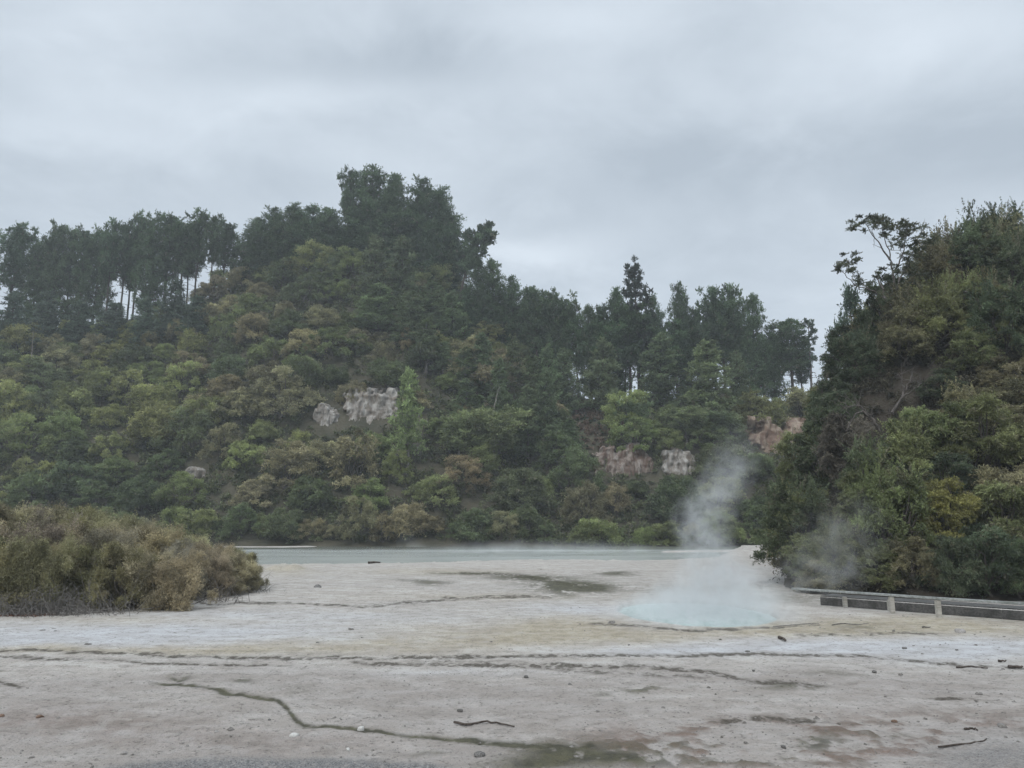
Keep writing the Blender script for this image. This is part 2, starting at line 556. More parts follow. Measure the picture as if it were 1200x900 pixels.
def sinter_material():
    m, nt, n, l = new_mat('sinter')
    b = NB(nt)
    p = b.pos()
    ps = b.scalevec(p, (0.55, 1.0, 1.0))
    big = b.noise(ps, 0.35, 5, 0.6)
    mid = b.noise(p, 2.3, 5, 0.65)
    fine = b.noise(p, 11, 4, 0.7)
    grit = b.noise(p, 38, 2, 0.6)
    c = b.mix(b.attr('near'), (0.41, 0.383, 0.352), (0.33, 0.300, 0.275))
    c = b.mix(b.ramp(big, 0.38, 0.62), c, b.mix(b.attr('near'), (0.46, 0.43, 0.392), (0.375, 0.345, 0.316)))
    c = b.mix(b.attr('film'), c, (0.405, 0.406, 0.412))
    c = b.mix(b.math('MULTIPLY', b.attr('tan'), b.ramp(mid, 0.3, 0.6, 0.45, 1.0)), c, (0.37, 0.322, 0.232))
    c = b.mix(b.math('MULTIPLY', b.attr('pink'), b.ramp(mid, 0.32, 0.55, 0.3, 1.0)), c, (0.165, 0.115, 0.09))
    c = b.mix(b.ramp(mid, 0.48, 0.70, 0, 0.42), c, (0.165, 0.15, 0.13))
    m3 = b.noise(b.scalevec(p, (0.7, 1.3, 1)), 0.95, 6, 0.7, 0.3)
    c = b.mix(b.ramp(m3, 0.36, 0.60, 0.0, 0.55), c, b.mix(1.0, c, (0.66, 0.62, 0.58), 'MULTIPLY'))
    m4 = b.noise(b.scalevec(p, (0.8, 1.5, 1)), 4.5, 4, 0.7)
    c = b.mix(b.ramp(m4, 0.56, 0.66, 0.0, 0.6), c, b.mix(1.0, c, (1.28, 1.27, 1.25), 'MULTIPLY'))
    # small stains and grit
    sp_ = b.math('MULTIPLY', b.ramp(fine, 0.55, 0.64), b.ramp(mid, 0.36, 0.58, 0.12, 1.0))
    c = b.mix(sp_, c, (0.12, 0.105, 0.09))
    c = b.mix(b.ramp(grit, 0.35, 0.70, 0.0, 0.6), c, b.mix(0.5, c, (0.2, 0.19, 0.18)))
    g = b.mix(b.ramp(grit, 0.38, 0.62), (0.07, 0.068, 0.068), (0.21, 0.205, 0.20))
    c = b.mix(b.math('MULTIPLY', b.attr('gravel'), b.ramp(fine, 0.3, 0.55, 0.35, 0.95)), c, g)
    d = b.math('MULTIPLY', b.attr('dark'), b.ramp(fine, 0.3, 0.6, 0.55, 1.0))
    c = b.mix(d, c, (0.062, 0.052, 0.040))
    al = b.mix(b.ramp(mid, 0.35, 0.65), (0.034, 0.033, 0.020), (0.080, 0.075, 0.043))
    c = b.mix(b.math('MULTIPLY', b.attr('algae'), 0.92), c, al)
    h = b.math('ADD', b.math('MULTIPLY', fine, 0.6), b.math('MULTIPLY', grit, 0.25))
    h = b.math('ADD', h, mid)
    h = b.math('MULTIPLY', h, b.math('SUBTRACT', 1.0, b.math('MULTIPLY', b.attr('film'), 0.7)))
    rough = b.math('SUBTRACT', 0.9, b.math('MULTIPLY', b.attr('film'), 0.25))
    b.surf(c, rough, 0.18, b.bump(h, 1.0, 0.11))
    return m


V = np.stack([X, Y, Z], -1).reshape(-1, 3)
att = {k: v.ravel() for k, v in dict(dark=np.maximum(dark, chan * 0.0), algae=np.maximum(algae, chan), tan=tan, film=film, pink=pink, gravel=gravel, near=near).items()}
SINTER = sinter_material()
ground = link('ground', mesh_from('ground', V, grid_faces(len(ss), len(yr)), SINTER, True, att))
tag(ground, kind='structure')
# far land sheet to the horizon (below everything else)
bx = np.linspace(-2500, 2500, 60)
BX, BY = np.meshgrid(bx, bx)
tag(link('terrain', mesh_from('terrain', np.stack([BX, BY, np.full_like(BX, -1.4)], -1).reshape(-1, 3), grid_faces(60, 60), SOIL, True)), kind='structure')


# water
def water_material(name, col, rough, spec, bump=0.02, deep=None):
    m, nt, n, l = new_mat(name)
    b = NB(nt)
    p = b.pos()
    f = b.noise(b.scalevec(p, (1, 1.6, 1)), 2.5, 3)
    f2 = b.noise(b.scalevec(p, (0.35, 1, 1)), 0.16, 4, 0.6)
    c = b.mix(b.ramp(f2, 0.35, 0.65), col, tuple(x * 0.84 for x in col))
    if deep:                                          # far-shore strip: clearer water, and the hill's dark reflection painted into the colour
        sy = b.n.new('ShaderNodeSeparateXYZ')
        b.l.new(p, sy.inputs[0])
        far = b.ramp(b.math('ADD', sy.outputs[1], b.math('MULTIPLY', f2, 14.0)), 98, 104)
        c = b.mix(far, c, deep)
    b.surf(c, rough, spec, b.bump(f, 0.4, bump))
    return m


lx = np.linspace(-95, 45, 90)
ly = np.linspace(60, 112, 60)
LX, LY = np.meshgrid(lx, ly)
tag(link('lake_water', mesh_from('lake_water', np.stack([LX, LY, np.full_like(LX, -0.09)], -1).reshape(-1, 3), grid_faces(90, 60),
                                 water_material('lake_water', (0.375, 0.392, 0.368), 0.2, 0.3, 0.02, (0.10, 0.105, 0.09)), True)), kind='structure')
an = np.linspace(0, 2 * math.pi, 48, endpoint=False)
rr = np.linspace(0.02, 1.12, 12)
VV = np.array([(PX + PRX * r * math.cos(a), PY + PRY * r * math.sin(a), -0.10) for r in rr for a in an])
FF = [(i * 48 + j, i * 48 + (j + 1) % 48, (i + 1) * 48 + (j + 1) % 48, (i + 1) * 48 + j) for i in range(11) for j in range(48)]
tag(link('pool_water', mesh_from('pool_water', VV, FF, water_material('pool_water', (0.32, 0.40, 0.38), 0.25, 0.2), True)), kind='structure')


# ------------------------------------------------------------------ tree prototypes (each: trunk mesh + crown mesh, base at origin)
def shrub_proto(name, w, h, npuff, nsp, nlf, leaf, wid, flat, pr_, bark, droop=0.12, up=0.3, dryp=0.12, limbs=7, low=0.18, spiky=0.0, jit=0.12):
    ph = rng.uniform(0, 2 * math.pi, npuff)
    zz = rng.uniform(low, 1.0, npuff) ** 0.85
    rad = np.sqrt(np.clip(1 - (zz * 0.93) ** 2.2, 0, 1)) * (0.62 + 0.38 * np.sqrt(rng.random(npuff)))
    lob = 1 + 0.22 * np.sin(ph * 2 + rng.uniform(0, 6)) + 0.14 * np.sin(ph * 3 + rng.uniform(0, 6))
    C = np.stack([np.cos(ph) * rad * w / 2 * lob, np.sin(ph) * rad * w / 2 * lob, zz * h * 0.88 * (1 + 0.1 * np.sin(ph * 2 + 1))], 1)
    C += rng.normal(0, 0.04 * w, C.shape)
    Rd = pr_ * rng.uniform(0.65, 1.3, npuff)
    C[:, 2] = np.maximum(C[:, 2], Rd * flat * 0.8)
    ti = np.clip(rng.normal(0.5, 0.22, npuff), 0.05, 1.0)
    lay = [sprays(C, Rd, nsp, nlf, leaf, wid, droop, up, flat, jit, tints=ti, dryp=dryp)]
    if spiky:
        k = max(6, npuff // 4)
        top = C[np.argsort(-C[:, 2])[:k]] + np.array((0, 0, 0.3))
        lay.append(sprays(top, Rd[:k] * (1 + spiky), 5, nlf * 2, leaf, wid, 0.0, 2.2, 1.2, 0.05, 0.9, ti[:k]))
    tb = Tubes(6)
    for i in range(limbs):
        j = rng.integers(npuff)
        b0 = np.array((rng.normal(0, 0.06 * w), rng.normal(0, 0.06 * w), -0.25))
        tb.add(limb(b0, C[j] * np.array((0.9, 0.9, 0.95)), 0.10, 0.12, 6), np.linspace(0.022, 0.006, 6) * h * rng.uniform(0.6, 1.2))
    for i in range(npuff // 2):
        j, k = rng.integers(npuff), rng.integers(npuff)
        tb.add(limb(C[j] * 0.55, C[j], 0.05, 0.15, 4), np.linspace(0.009, 0.003, 4) * h)
    return tb.mesh(name + '_trunk', bark), crown_mesh(name + '_crown', lay)


def pine_proto(name, h, w, clear, kind, bark=BARK, leaf=0.36, wid=0.12, dens=1.0, lean=0.0):
    """kind: round (old radiata with billowy top), full (foliage low down), cone (young), open (thin), tier (whorled)"""
    tb = Tubes(7)
    n = 12
    t = np.linspace(0, 1, n)
    tr = np.stack([lean * t ** 2 * h + np.cumsum(rng.normal(0, 0.05, n)), np.cumsum(rng.normal(0, 0.05, n)), t * h * 0.96 - 0.4 * (1 - t)], 1)
    tb.add(tr, np.linspace(0.018, 0.003, n) * h)
    C, Rd, ti = [], [], []
    zc = clear
    gap = {'tier': 0.075, 'round': 0.052, 'full': 0.050, 'cone': 0.052, 'open': 0.06}[kind]
    while zc < 0.99:
        s = (zc - clear) / (1 - clear)
        if kind == 'round':
            env = (0.55 + 0.45 * math.sin(min(1, s * 1.5) * math.pi / 2)) * math.sqrt(max(0.04, 1 - s ** 2.6)) * rng.uniform(0.7, 1.15)
            nb = 5
        elif kind == 'full':
            env = (0.75 + 0.25 * math.sin(s * math.pi)) * (max(0.05, 1 - s ** 1.7)) ** 0.7 * rng.uniform(0.75, 1.15)
            nb = 6
        elif kind == 'tier':
            env = (1 - s) ** 0.8 * rng.uniform(0.85, 1.1) + 0.08
            nb = 6
        elif kind == 'open':
            env = math.sin(0.25 + s * 2.6) * rng.uniform(0.5, 1.1)
            nb = 3
        else:
            env = (1.0 - s) ** 0.75 * rng.uniform(0.75, 1.12) + 0.06
            nb = 6
        a0 = rng.uniform(0, 6.28)
        pz = np.array([np.interp(zc, t, tr[:, k]) for k in range(3)])
        for i in range(nb):
            a = a0 + i * 6.283 / nb + rng.normal(0, 0.3)
            L = w / 2 * env * rng.uniform(0.65, 1.1)
            rise = {'tier': 0.35, 'round': 0.45, 'full': 0.25, 'cone': 0.2, 'open': 0.35}[kind] * L * (0.35 + 1.0 * s) + rng.normal(0, 0.05) * L
            e = pz + np.array((math.cos(a) * L, math.sin(a) * L, rise))
            tb.add(limb(pz, e, -0.05, 0.06, 4), np.linspace(0.0055, 0.0016, 4) * h * (1.1 - 0.6 * s))
            m = max(1, int(round(L / ((0.05 if kind == 'tier' else 0.125) * w + 0.15))))
            tv = float(np.clip(rng.normal(0.5, 0.18), 0.1, 0.95))
            for q in range(m):
                f = 1.0 if m == 1 else 0.35 + 0.65 * q / (m - 1)
                C.append(pz + (e - pz) * f + rng.normal(0, 0.045 * w, 3) * np.array((1, 1, 0.6)))
                Rd.append(rng.uniform(0.10, 0.17) * w * ({'tier': 0.5, 'open': 0.7}.get(kind, 1.0)) + 0.12)
                ti.append(np.clip(tv + rng.normal(0, 0.1), 0, 1))
        zc += gap * rng.uniform(0.75, 1.25)
    C.append(tr[-1] + np.array((0, 0, 0.0))); Rd.append(0.09 * w + .15); ti.append(.6)
    # dead stubs on the bare stem
    for k in range(int(6 * clear * 4)):
        zb = rng.uniform(0.25, max(0.3, clear))
        a = rng.uniform(0, 6.28)
        p0 = np.array([np.interp(zb, t, tr[:, q]) for q in range(3)])
        tb.add(limb(p0, p0 + np.array((math.cos(a), math.sin(a), rng.uniform(-.2, .2))) * w * rng.uniform(0.1, 0.28), 0, 0.05, 3), np.linspace(0.003, 0.001, 3) * h)
    C, Rd, ti = np.array(C), np.array(Rd), np.array(ti)
    per = dens * 27000 / len(C)
    nsp = max(5, int(math.sqrt(per) * 1.1))
    nlf = max(4, int(per / nsp))
    flat = 0.75 if kind in ('tier', 'full', 'cone') else 0.9
    lay = [sprays(C, Rd, nsp, nlf, leaf, wid, 0.02, 0.55, flat, 0.10, 0.85, ti, dryp=0.03)]
    return tb.mesh(name + '_trunk', bark), crown_mesh(name + '_crown', lay)


HILL = []
for k in range(14):      # mixed scrub: layered, rounded, tall and ragged crowns
    HILL.append(shrub_proto('kanuka_hill', rng.uniform(5.2, 8.2), (4.2, 5.0, 6.6, 5.4)[k % 4] * rng.uniform(0.9, 1.15), int(rng.integers(42, 64)), 20, 16, rng.uniform(0.26, 0.34), 0.12,
                            (0.45, 0.62, 0.75, 0.5)[k % 4], rng.uniform(0.95, 1.5), BUSHBARK, 0.14, 0.3, low=0.03, jit=rng.uniform(0.12, 0.22), dryp=0.08))
SPURP = [shrub_proto('spur_bush', 4.6, rng.uniform(3.8, 4.8), 64, 32, 17, 0.19, 0.052, 0.62, 0.80, BUSHBARK, 0.22, 0.25, 0.14, 11, 0.05) for k in range(5)]
SPURS = [shrub_proto('spiky_bush', 4.2, 4.6, 54, 30, 17, 0.19, 0.05, 0.8, 0.72, BUSHBARK, 0.10, 0.5, 0.14, 11, 0.1, spiky=0.9) for k in range(3)]
MANUKA = [shrub_proto('manuka', 4.2, 3.6, 60, 38, 20, 0.12, 0.034, 1.0, 0.68, BUSHBARK, 0.03, 0.40, 0.12, 16, 0.04, jit=0.2) for k in range(5)]
PINE = {
    'round': [pine_proto('round_pine', 18, rng.uniform(7.5, 9), rng.uniform(0.42, 0.52), 'round') for k in range(5)],
    'full': [pine_proto('full_pine', 18, rng.uniform(9, 11), 0.16, 'full', dens=1.5) for k in range(4)],
    'cone': [pine_proto('cone_pine', 14, rng.uniform(6, 7), 0.1, 'cone') for k in range(4)],
    'slim': [pine_proto('slim_pine', 15, 4.6, rng.uniform(0.3, 0.42), 'cone', GREYBARK, dens=0.7) for k in range(3)],
    'open': [pine_proto('open_pine', 16, 5, 0.5, 'open', GREYBARK, dens=0.25) for k in range(1)],
    'tier': [pine_proto('tier_pine', 24, 11, 0.36, 'tier', dens=1.5)],
    'bare': [pine_proto('pale_pine', 14, 6.0, 0.24, 'cone', PALEBARK, dens=0.8)],
    'lean': [pine_proto('leaning_pine', 14, 5.5, 0.55, 'round', lean=0.30)],
    'umbrella': [pine_proto('umbrella_pine', 9, 8, 0.5, 'round', PALEBARK, dens=0.8) for k in range(2)],
}


def grow(name, proto, loc, sc_, rz, color, label, cat, group=None):
    e = link(name, None)
    e.location = loc
    e.rotation_euler = (0, 0, rz)
    e.scale = sc_ if hasattr(sc_, '__len__') else (sc_, sc_, sc_)
    t = link('trunk', proto[0], e)
    c = link('crown', proto[1], e)
    c.color = (*color, 1)
    tag(e, label, cat, group)
    return e


def vary(c, s=0.12):
    k = 1 + rng.normal(0, s)
    return tuple(float(np.clip(x * k * (1 + rng.normal(0, 0.025)), 0.008, 0.3)) for x in c)


ORD = ['', 'first', 'second', 'third', 'fourth', 'fifth', 'sixth', 'seventh', 'eighth', 'ninth', 'tenth', 'eleventh', 'twelfth', 'thirteenth', 'fourteenth', 'fifteenth',
       'sixteenth', 'seventeenth', 'eighteenth', 'nineteenth', 'twentieth']

# pines: (px, top py, distance, kind, crown width px, colour, place)
DK, BL, MG, LG = (0.054, 0.081, 0.040), (0.064, 0.090, 0.062), (0.098, 0.126, 0.062), (0.135, 0.168, 0.082)
pines = []


def row(place, items, defaults):
    for it in items:
        D, kind, w, col = defaults
        px, py = it[0], it[1]
        if len(it) > 2 and it[2]: w = it[2]
        if len(it) > 3 and it[3]: kind = it[3]
        if len(it) > 4 and it[4]: D = it[4]
        if len(it) > 5: col = it[5]
        pines.append((px, py + rng.normal(0, 3.5), D + rng.uniform(-1.2, 1.2), kind, w * rng.uniform(0.85, 1.12), col, place))


row('in the gappy row along the left ridge', [(-36, 270), (22, 264, 52), (48, 277, 44, 'full'), (72, 262), (88, 270, 44, 'full'), (104, 258), (119, 264, 44, 'full'), (134, 252), (150, 258), (166, 250), (183, 257, 44, 'full'),
                                            (201, 248, 48), (218, 251), (235, 248), (252, 250), (266, 262)], (166, 'round', 33, DK))
row('in the second rank behind the left ridge row', [(58, 278), (158, 266), (226, 268)], (173, 'round', 34, DK))
row('below the left ridge row', [(18, 336), (58, 340), (96, 352), (135, 356), (172, 350), (208, 330), (38, 372), (82, 378), (120, 392), (158, 378), (-15, 350), (232, 345), (5, 390)],
    (152, 'cone', 40, BL))
row('on the crest left of the peak', [(288, 276), (303, 252), (323, 240, 52), (345, 238, 55), (368, 232, 60), (388, 240, 55), (310, 275), (340, 268), (372, 262)], (167, 'full', 48, DK))
row('on the peak of the hill', [(412, 196, 34, 'round'), (438, 190, 66), (464, 205, 56), (496, 210, 64), (516, 222, 60), (524, 242, 46), (425, 236, 60), (456, 244, 60), (486, 246, 60),
                              (512, 262, 56), (528, 290, 46), (405, 262, 50)], (165, 'full', 60, DK))
row('leaning out at the right of the peak', [(558, 254, 34, 'lean', 160)], (160, 'lean', 34, DK))
row('on the right shoulder of the main hill', [(562, 302), (578, 307), (601, 318), (592, 344), (622, 335), (612, 362), (572, 350), (640, 348), (548, 330), (584, 376), (630, 380), (556, 372)],
    (154, 'full', 42, DK))
row('among the shrubs below the peak', [(440, 276, 56, 'cone', 152), (472, 284, 50, 'cone', 150), (446, 330, 62, 'cone', 145), (482, 338, 50, 'cone', 144), (505, 322, 48, 'cone', 150), (530, 340, 46, 'cone', 147),
                                      (520, 396, 26), (545, 405, 36), (566, 394, 40, 'cone'), (600, 400, 34), (590, 430, 30), (625, 416, 36, 'cone'), (642, 402, 40, 'cone'), (612, 440, 30),
                                      (652, 430, 34, 'cone'), (500, 372, 36), (560, 440, 28), (640, 455, 34, 'cone')], (136, 'slim', 36, MG))
row('on the lower right shoulder above the lake', [(548, 440), (562, 462, 34, 'cone'), (596, 452), (606, 470, 34, 'cone'), (618, 444), (630, 462, 36, 'cone'), (644, 474), (655, 488, 36, 'cone'), (668, 500, 34, 'cone'), (584, 424), (640, 436, 34)],
    (125, 'slim', 32, MG))
row('in the grove on the saddle', [(629, 334, 34), (646, 337, 34), (663, 339, 38), (690, 352, 40, 'full'), (704, 352, 38), (722, 331, 42, 'full'), (736, 352, 44), (765, 336, 44, 'full'),
                                 (797, 326, 38, 'full'), (815, 354, 36), (834, 328, 38), (855, 327, 36), (845, 352, 36), (880, 345, 46, 'full'), (867, 374, 36), (904, 392, 32, 'full'),
                                 (924, 366, 46), (676, 366, 36), (712, 372, 44), (750, 366, 48), (790, 372, 46), (822, 380, 40)], (146, 'round', 40, DK))
row('behind the saddle grove', [(655, 372), (697, 376), (730, 366), (806, 370), (860, 376), (892, 398), (936, 402)], (153, 'round', 38, BL))
row('in front of the saddle grove', [(828, 402, 62, 'cone', 132, LG), (803, 474, 58, 'umbrella', 126, LG), (660, 402, 46, 'cone', 139), (772, 392, 54, 'cone', 139), (706, 396, 52, 'cone', 139),
                                   (862, 410, 50, 'cone', 138), (742, 462, 40, 'umbrella', 128), (842, 478, 40, 'umbrella', 127)], (139, 'cone', 46, MG))
KINDW = {'round': 'round-topped', 'full': 'dense dark', 'cone': 'conical', 'slim': 'slender', 'open': 'sparse', 'tier': 'tiered', 'bare': 'bare-stemmed', 'umbrella': 'low umbrella-shaped', 'lean': 'crooked leaning'}
special = [
    (745, 298, 147, 'tier', 62, (0.022, 0.033, 0.022), 'dark tiered conifer whose whorled spire tops the saddle grove', 1),
    (946, 372, 147, 'open', 26, BL, 'thin sparse pine with see-through crown at the end of the saddle grove', 1),
    (481, 428, 117, 'bare', 42, (0.175, 0.205, 0.095), 'tall light-green conifer with pale bare lower stem above the lake shrubs', 1),
    (538, 482, 119, 'umbrella', 50, (0.150, 0.170, 0.078), 'small yellow-green umbrella pine just right of the tall light-green conifer', 1),
    (578, 474, 120, 'umbrella', 74, (0.145, 0.165, 0.076), 'broad yellow-green umbrella pine above the lake, right of the smaller one', 1),
    (994, 329, 80, 'full', 54, BL, 'blue-green pine rising behind the near spur left of the windswept tree', 1),
]
byplace = {}
for p in pines:
    byplace.setdefault((p[6], p[3]), []).append(p)
use = {}


def plant_pine(px, py, D, kind, wpx, col, label, group):
    T = at(px, py, D)
    z0 = h1(T[0], T[1]) - 0.3
    lean = kind == 'lean'
    if lean:
        z0 = T[2] - 13.0
        T = T - np.array((0.30 * 13.0, 0, 0))
        T[2] = z0 + 13.0
        z0 = min(z0, h1(T[0], T[1]) - 0.3)
    hh = max(T[2] - z0, 4.0)
    k = use.get(kind, 0)
    use[kind] = k + 1
    pr_ = PINE[kind][k % len(PINE[kind])]
    bb = np.array([v.co[:] for v in pr_[1].vertices]) if False else None
    dims = DIM[kind][k % len(PINE[kind])]
    sz = hh / dims[1]
    sw = (wpx * D / F) / dims[0]
    sw = float(np.clip(sw, sz * 0.45, sz * 2.0))
    grow('pine_tree', pr_, (T[0], T[1], z0), (sz if lean else sw, sw, sz), 0.0 if lean else rng.uniform(0, 6.28), vary(col, 0.08), label, 'pine tree', group)


def dims_of(me):
    a = np.empty(len(me.vertices) * 3, np.float32)
    me.vertices.foreach_get('co', a)
    a = a.reshape(-1, 3)
    r = np.percentile(np.hypot(a[:, 0], a[:, 1]), 96)
    return 2 * r, float(a[:, 2].max())


DIM = {k: [dims_of(p[1]) for p in v] for k, v in PINE.items()}
for (place, kind), ps in byplace.items():
    ps.sort(key=lambda p: p[0])
    for i, p in enumerate(ps):
        lab = f"{KINDW[kind]} pine {place}"
        if len(ps) > 1:
            lab += (f", {ORD[i + 1]} from its left end" if i < len(ps) / 2 else f", {ORD[len(ps) - i]} from its right end")
        plant_pine(*p[:6], lab, 'pines ' + place)
for s_ in special:
    plant_pine(*s_[:7], None)

# ------------------------------------------------------------------ rock faces
def rock_material(name, c1, c2, c3):
    m, nt, n, l = new_mat(name)
    b = NB(nt)
    p = b.pos()
    v = b.scalevec(p, (1, 1, 0.28))
    f = b.noise(v, 1.4, 5, 0.65, 0.4)
    f2 = b.noise(p, 0.7, 4, 0.6)
    c = b.mix(b.ramp(f, 0.36, 0.62), c2, c1)
    c = b.mix(b.ramp(f2, 0.44, 0.62, 0, 0.85), c, c3)
    b.surf(c, 0.92, 0.15, b.bump(f, 0.9, 0.35))
    return m


WHITE = rock_material('white_rock', (0.33, 0.315, 0.29), (0.21, 0.19, 0.17), (0.14, 0.115, 0.09))
PINKR = rock_material('pink_rock', (0.275, 0.242, 0.215), (0.13, 0.095, 0.075), (0.10, 0.065, 0.05))
TANR = rock_material('tan_rock', (0.275, 0.228, 0.18), (0.20, 0.135, 0.10), (0.13, 0.085, 0.065))
cliffs = [  # px, py centre, width px, height px, material, label
    (430, 474, 74, 54, WHITE, 'pale grey-white cliff patch left of the tall light-green conifer'),
    (382, 486, 34, 36, WHITE, 'narrow pale scarp streak at the left of the larger cliff patch'),
    (736, 538, 84, 50, PINKR, 'pinkish-brown fissured cliff face on the saddle slope'),
    (798, 540, 52, 46, WHITE, 'bright white rock face between the pinkish cliff and the steam'),
    (928, 512, 86, 60, TANR, 'tan-brown earth cliff beside the near spur'),
    (230, 551, 30, 16, WHITE, 'small pale rock ledge amid the lower left hill shrubs')]
cliff_rects = []
for px, py, wp, hp_, mat, lab in cliffs:
    c = hit(px, py + hp_ * 0.30, 90)
    D = c[1]
    W_, H_ = wp * D / F, hp_ * D / F
    base = c + np.array((0, 0.0, -H_ * 0.22))
    nx, nz = 84, 60
    gx, gz = np.meshgrid(np.linspace(-1, 1, nx), np.linspace(0, 1, nz))
    sx, sz = base[0] + gx * W_ / 2, base[2] - 0.5 + gz * (H_ + 0.5)
    r = (np.abs(gx) ** 4 + np.abs(2 * gz - 0.85) ** 4) ** 0.25
    edge = sstep(0.72, 1.12, r + (fbm(sx * 0.45, sz * 0.5 + 3, 4) - 0.5) * 1.5)
    bulge = -0.35 * np.cos(gx * 1.3) - 1.5 * np.abs(fbm(sx * 1.0 + 31, sz * 0.28, 5) - 0.5) * 2 - 0.55 * (fbm(sx * 0.35, sz * 1.3 + 50, 4) - 0.5)
    yy = base[1] - 0.2 + bulge + gz * H_ * 0.30 + edge * (0.9 + 3.5 * gz)
    Vf = np.stack([sx, yy, sz], -1).reshape(-1, 3)
    Vb = Vf + np.array((0, 3.0, 0))
    Fq = grid_faces(nx, nz)
    N = nx * nz
    bd = [(i, i + 1) for i in range(nx - 1)] + [(nx - 1 + j * nx, nx - 1 + (j + 1) * nx) for j in range(nz - 1)] + \
         [(N - 1 - i, N - 2 - i) for i in range(nx - 1)] + [((nz - 1 - j) * nx, (nz - 2 - j) * nx) for j in range(nz - 1)]
    side = [(b_, a_, a_ + N, b_ + N) for a_, b_ in bd]
    FF = np.concatenate([Fq, Fq[:, ::-1] + N, np.array(side)])
    o = link('rock_face', mesh_from('rock_face', np.concatenate([Vf, Vb]), FF, mat, True))
    tag(o, lab, 'cliff', None)
    k_ = 0.42 if px < 500 else 0.28
    cliff_rects.append((px - wp * k_, py - hp_ * (k_ + 0.04), px + wp * k_, py + hp_ * (k_ + 0.02), D))

cliff_rects += [(466, 440, 496, 532, 116.5), (522, 484, 554, 508, 118.5), (552, 478, 604, 508, 119.5)]   # the three light conifers stay in view
# ------------------------------------------------------------------ hill shrubs
PAL = {'olive-brown': (0.172, 0.158, 0.086), 'yellow-green': (0.168, 0.178, 0.070), 'green': (0.134, 0.156, 0.062), 'dark green': (0.084, 0.104, 0.048)}


def pick_colour(px, py):
    n = vnoise(np.array([px * 0.022]), np.array([py * 0.03 + 4]))[0] + rng.normal(0, 0.16)
    w = {'olive-brown': 0.28, 'yellow-green': 0.22, 'green': 0.33, 'dark green': 0.2}
    if 230 < px < 440 and 310 < py < 470: w.update({'olive-brown': 0.65, 'yellow-green': 0.25})
    if px < 230 and 410 < py < 600: w.update({'yellow-green': 0.55, 'green': 0.35, 'olive-brown': 0.24, 'dark green': 0.12})
    if py > 560: w.update({'dark green': 0.4, 'green': 0.4, 'yellow-green': 0.14, 'olive-brown': 0.14})
    if px > 640: w.update({'dark green': 0.6, 'green': 0.35, 'yellow-green': 0.06, 'olive-brown': 0.15})
    if 430 < px < 640 and py < 520: w.update({'dark green': 0.5, 'green': 0.3, 'yellow-green': 0.06, 'olive-brown': 0.2})
    if 385 < px < 505 and py > 605: w = {'olive-brown': 1.0}
    ks = list(w)
    return ks[int(np.searchsorted(np.cumsum([w[k] for k in ks]) / sum(w.values()), np.clip(rng.random() * 0.999, 0, 0.999)))]


def poisson(cands, rad):
    out = []
    for c in cands:
        r = rad(c)
        if all((c[0] - q[0]) ** 2 + (c[1] - q[1]) ** 2 > r * r for q in out):
            out.append(c)
    return out


n = 9000
cx = rng.uniform(-115, 62, n)
cy = rng.uniform(106.5, 170, n)
cz = H(cx, cy)
ridgeY = np.interp(600 + 920 * cx / cy, [-200, 400, 480, 560, 640, 1200], [168, 171, 168, 160, 150, 148])
px_, py_ = proj(cx, cy, cz + 2.5)
ok = (px_ > -45) & (px_ < 985) & (cz > 0.25) & (cy < ridgeY)
cands = [c for c in zip(cx[ok], cy[ok], cz[ok], px_[ok], py_[ok])]
shore = []
for k in range(34):   # a closed front rank along the lake edge
    x = -62 + k * 3.2 + rng.uniform(-.5, .5)
    y = 106.4 + rng.uniform(-0.5, 0.9)
    z = h1(x, y)
    a, b_ = proj(x, y, z + 2)
    shore.append((x, y, z, a, b_))
pts = poisson(shore + cands, lambda c: 2.6 if c[1] < 107.5 else (4.4 if c[3] < 640 else 4.7))
bushes = []
for c in pts:
    x, y, z, px, py = c
    fracd = (y - 106) / 60
    s = rng.choice((rng.uniform(0.6, 0.85), rng.uniform(0.85, 1.1), rng.uniform(1.05, 1.35))) * (0.62 if y < 107.6 else 0.95)
    if 645 < px < 735 and 460 < py < 525 and rng.random() < 0.7:
        continue                                   # bare brown bank under the saddle pines
    if px > 640 and py < 470: s *= 0.5
    if px < 235 and y > 153: s *= 0.55
    s *= 1.06
    hgt, wd = 5.4 * s, 6.8 * s
    t0, t1 = proj(x, y, z), proj(x, y, z + hgt)
    hw = wd / 2 * F / y
    bad = False
    for (x0, y0, x1, y1, D) in cliff_rects:
        if y < D + 2.6 and px + hw * 0.75 > x0 and px - hw * 0.75 < x1 and t1[1] < y1 and t0[1] > y0:
            bad = True
            q = (t0[1] - y1) / (t0[1] - t1[1]) * rng.uniform(0.75, 1.05)
            if y < D + 0.3 and q > 0.3:                # lower bushes stay below the rock
                s, bad = s * min(1.0, q), False
    if bad:
        continue
    bushes.append([x, y, z, px, float((t0[1] + t1[1]) / 2), s, fracd, pick_colour(px, py)])
bushes.sort(key=lambda b: b[1])
print('BUSH', len(bushes), 'spurs later')
print('hill bushes', len(bushes))
bushes = bushes[:298]
XB = [(-99, 'below ridge row\'s left end'), (90, 'below ridge row\'s middle'), (180, 'below ridge row\'s right end'), (270, 'left of the peak'), (350, 'below the peak pines'),
      (450, 'by the light-green conifer'), (540, 'on the right shoulder'), (640, 'below pinkish cliff'), (765, 'below white cliff'), (850, 'beside tan cliff')]
YB = [(-1, 'at the lake edge'), (0.05, 'low on the slope'), (0.28, 'partway up the slope'), (0.5, 'halfway up the slope'), (0.72, 'high on the slope'), (0.92, 'just under the crest')]


def band(v, B):
    return [t for a, t in B if v >= a][-1]


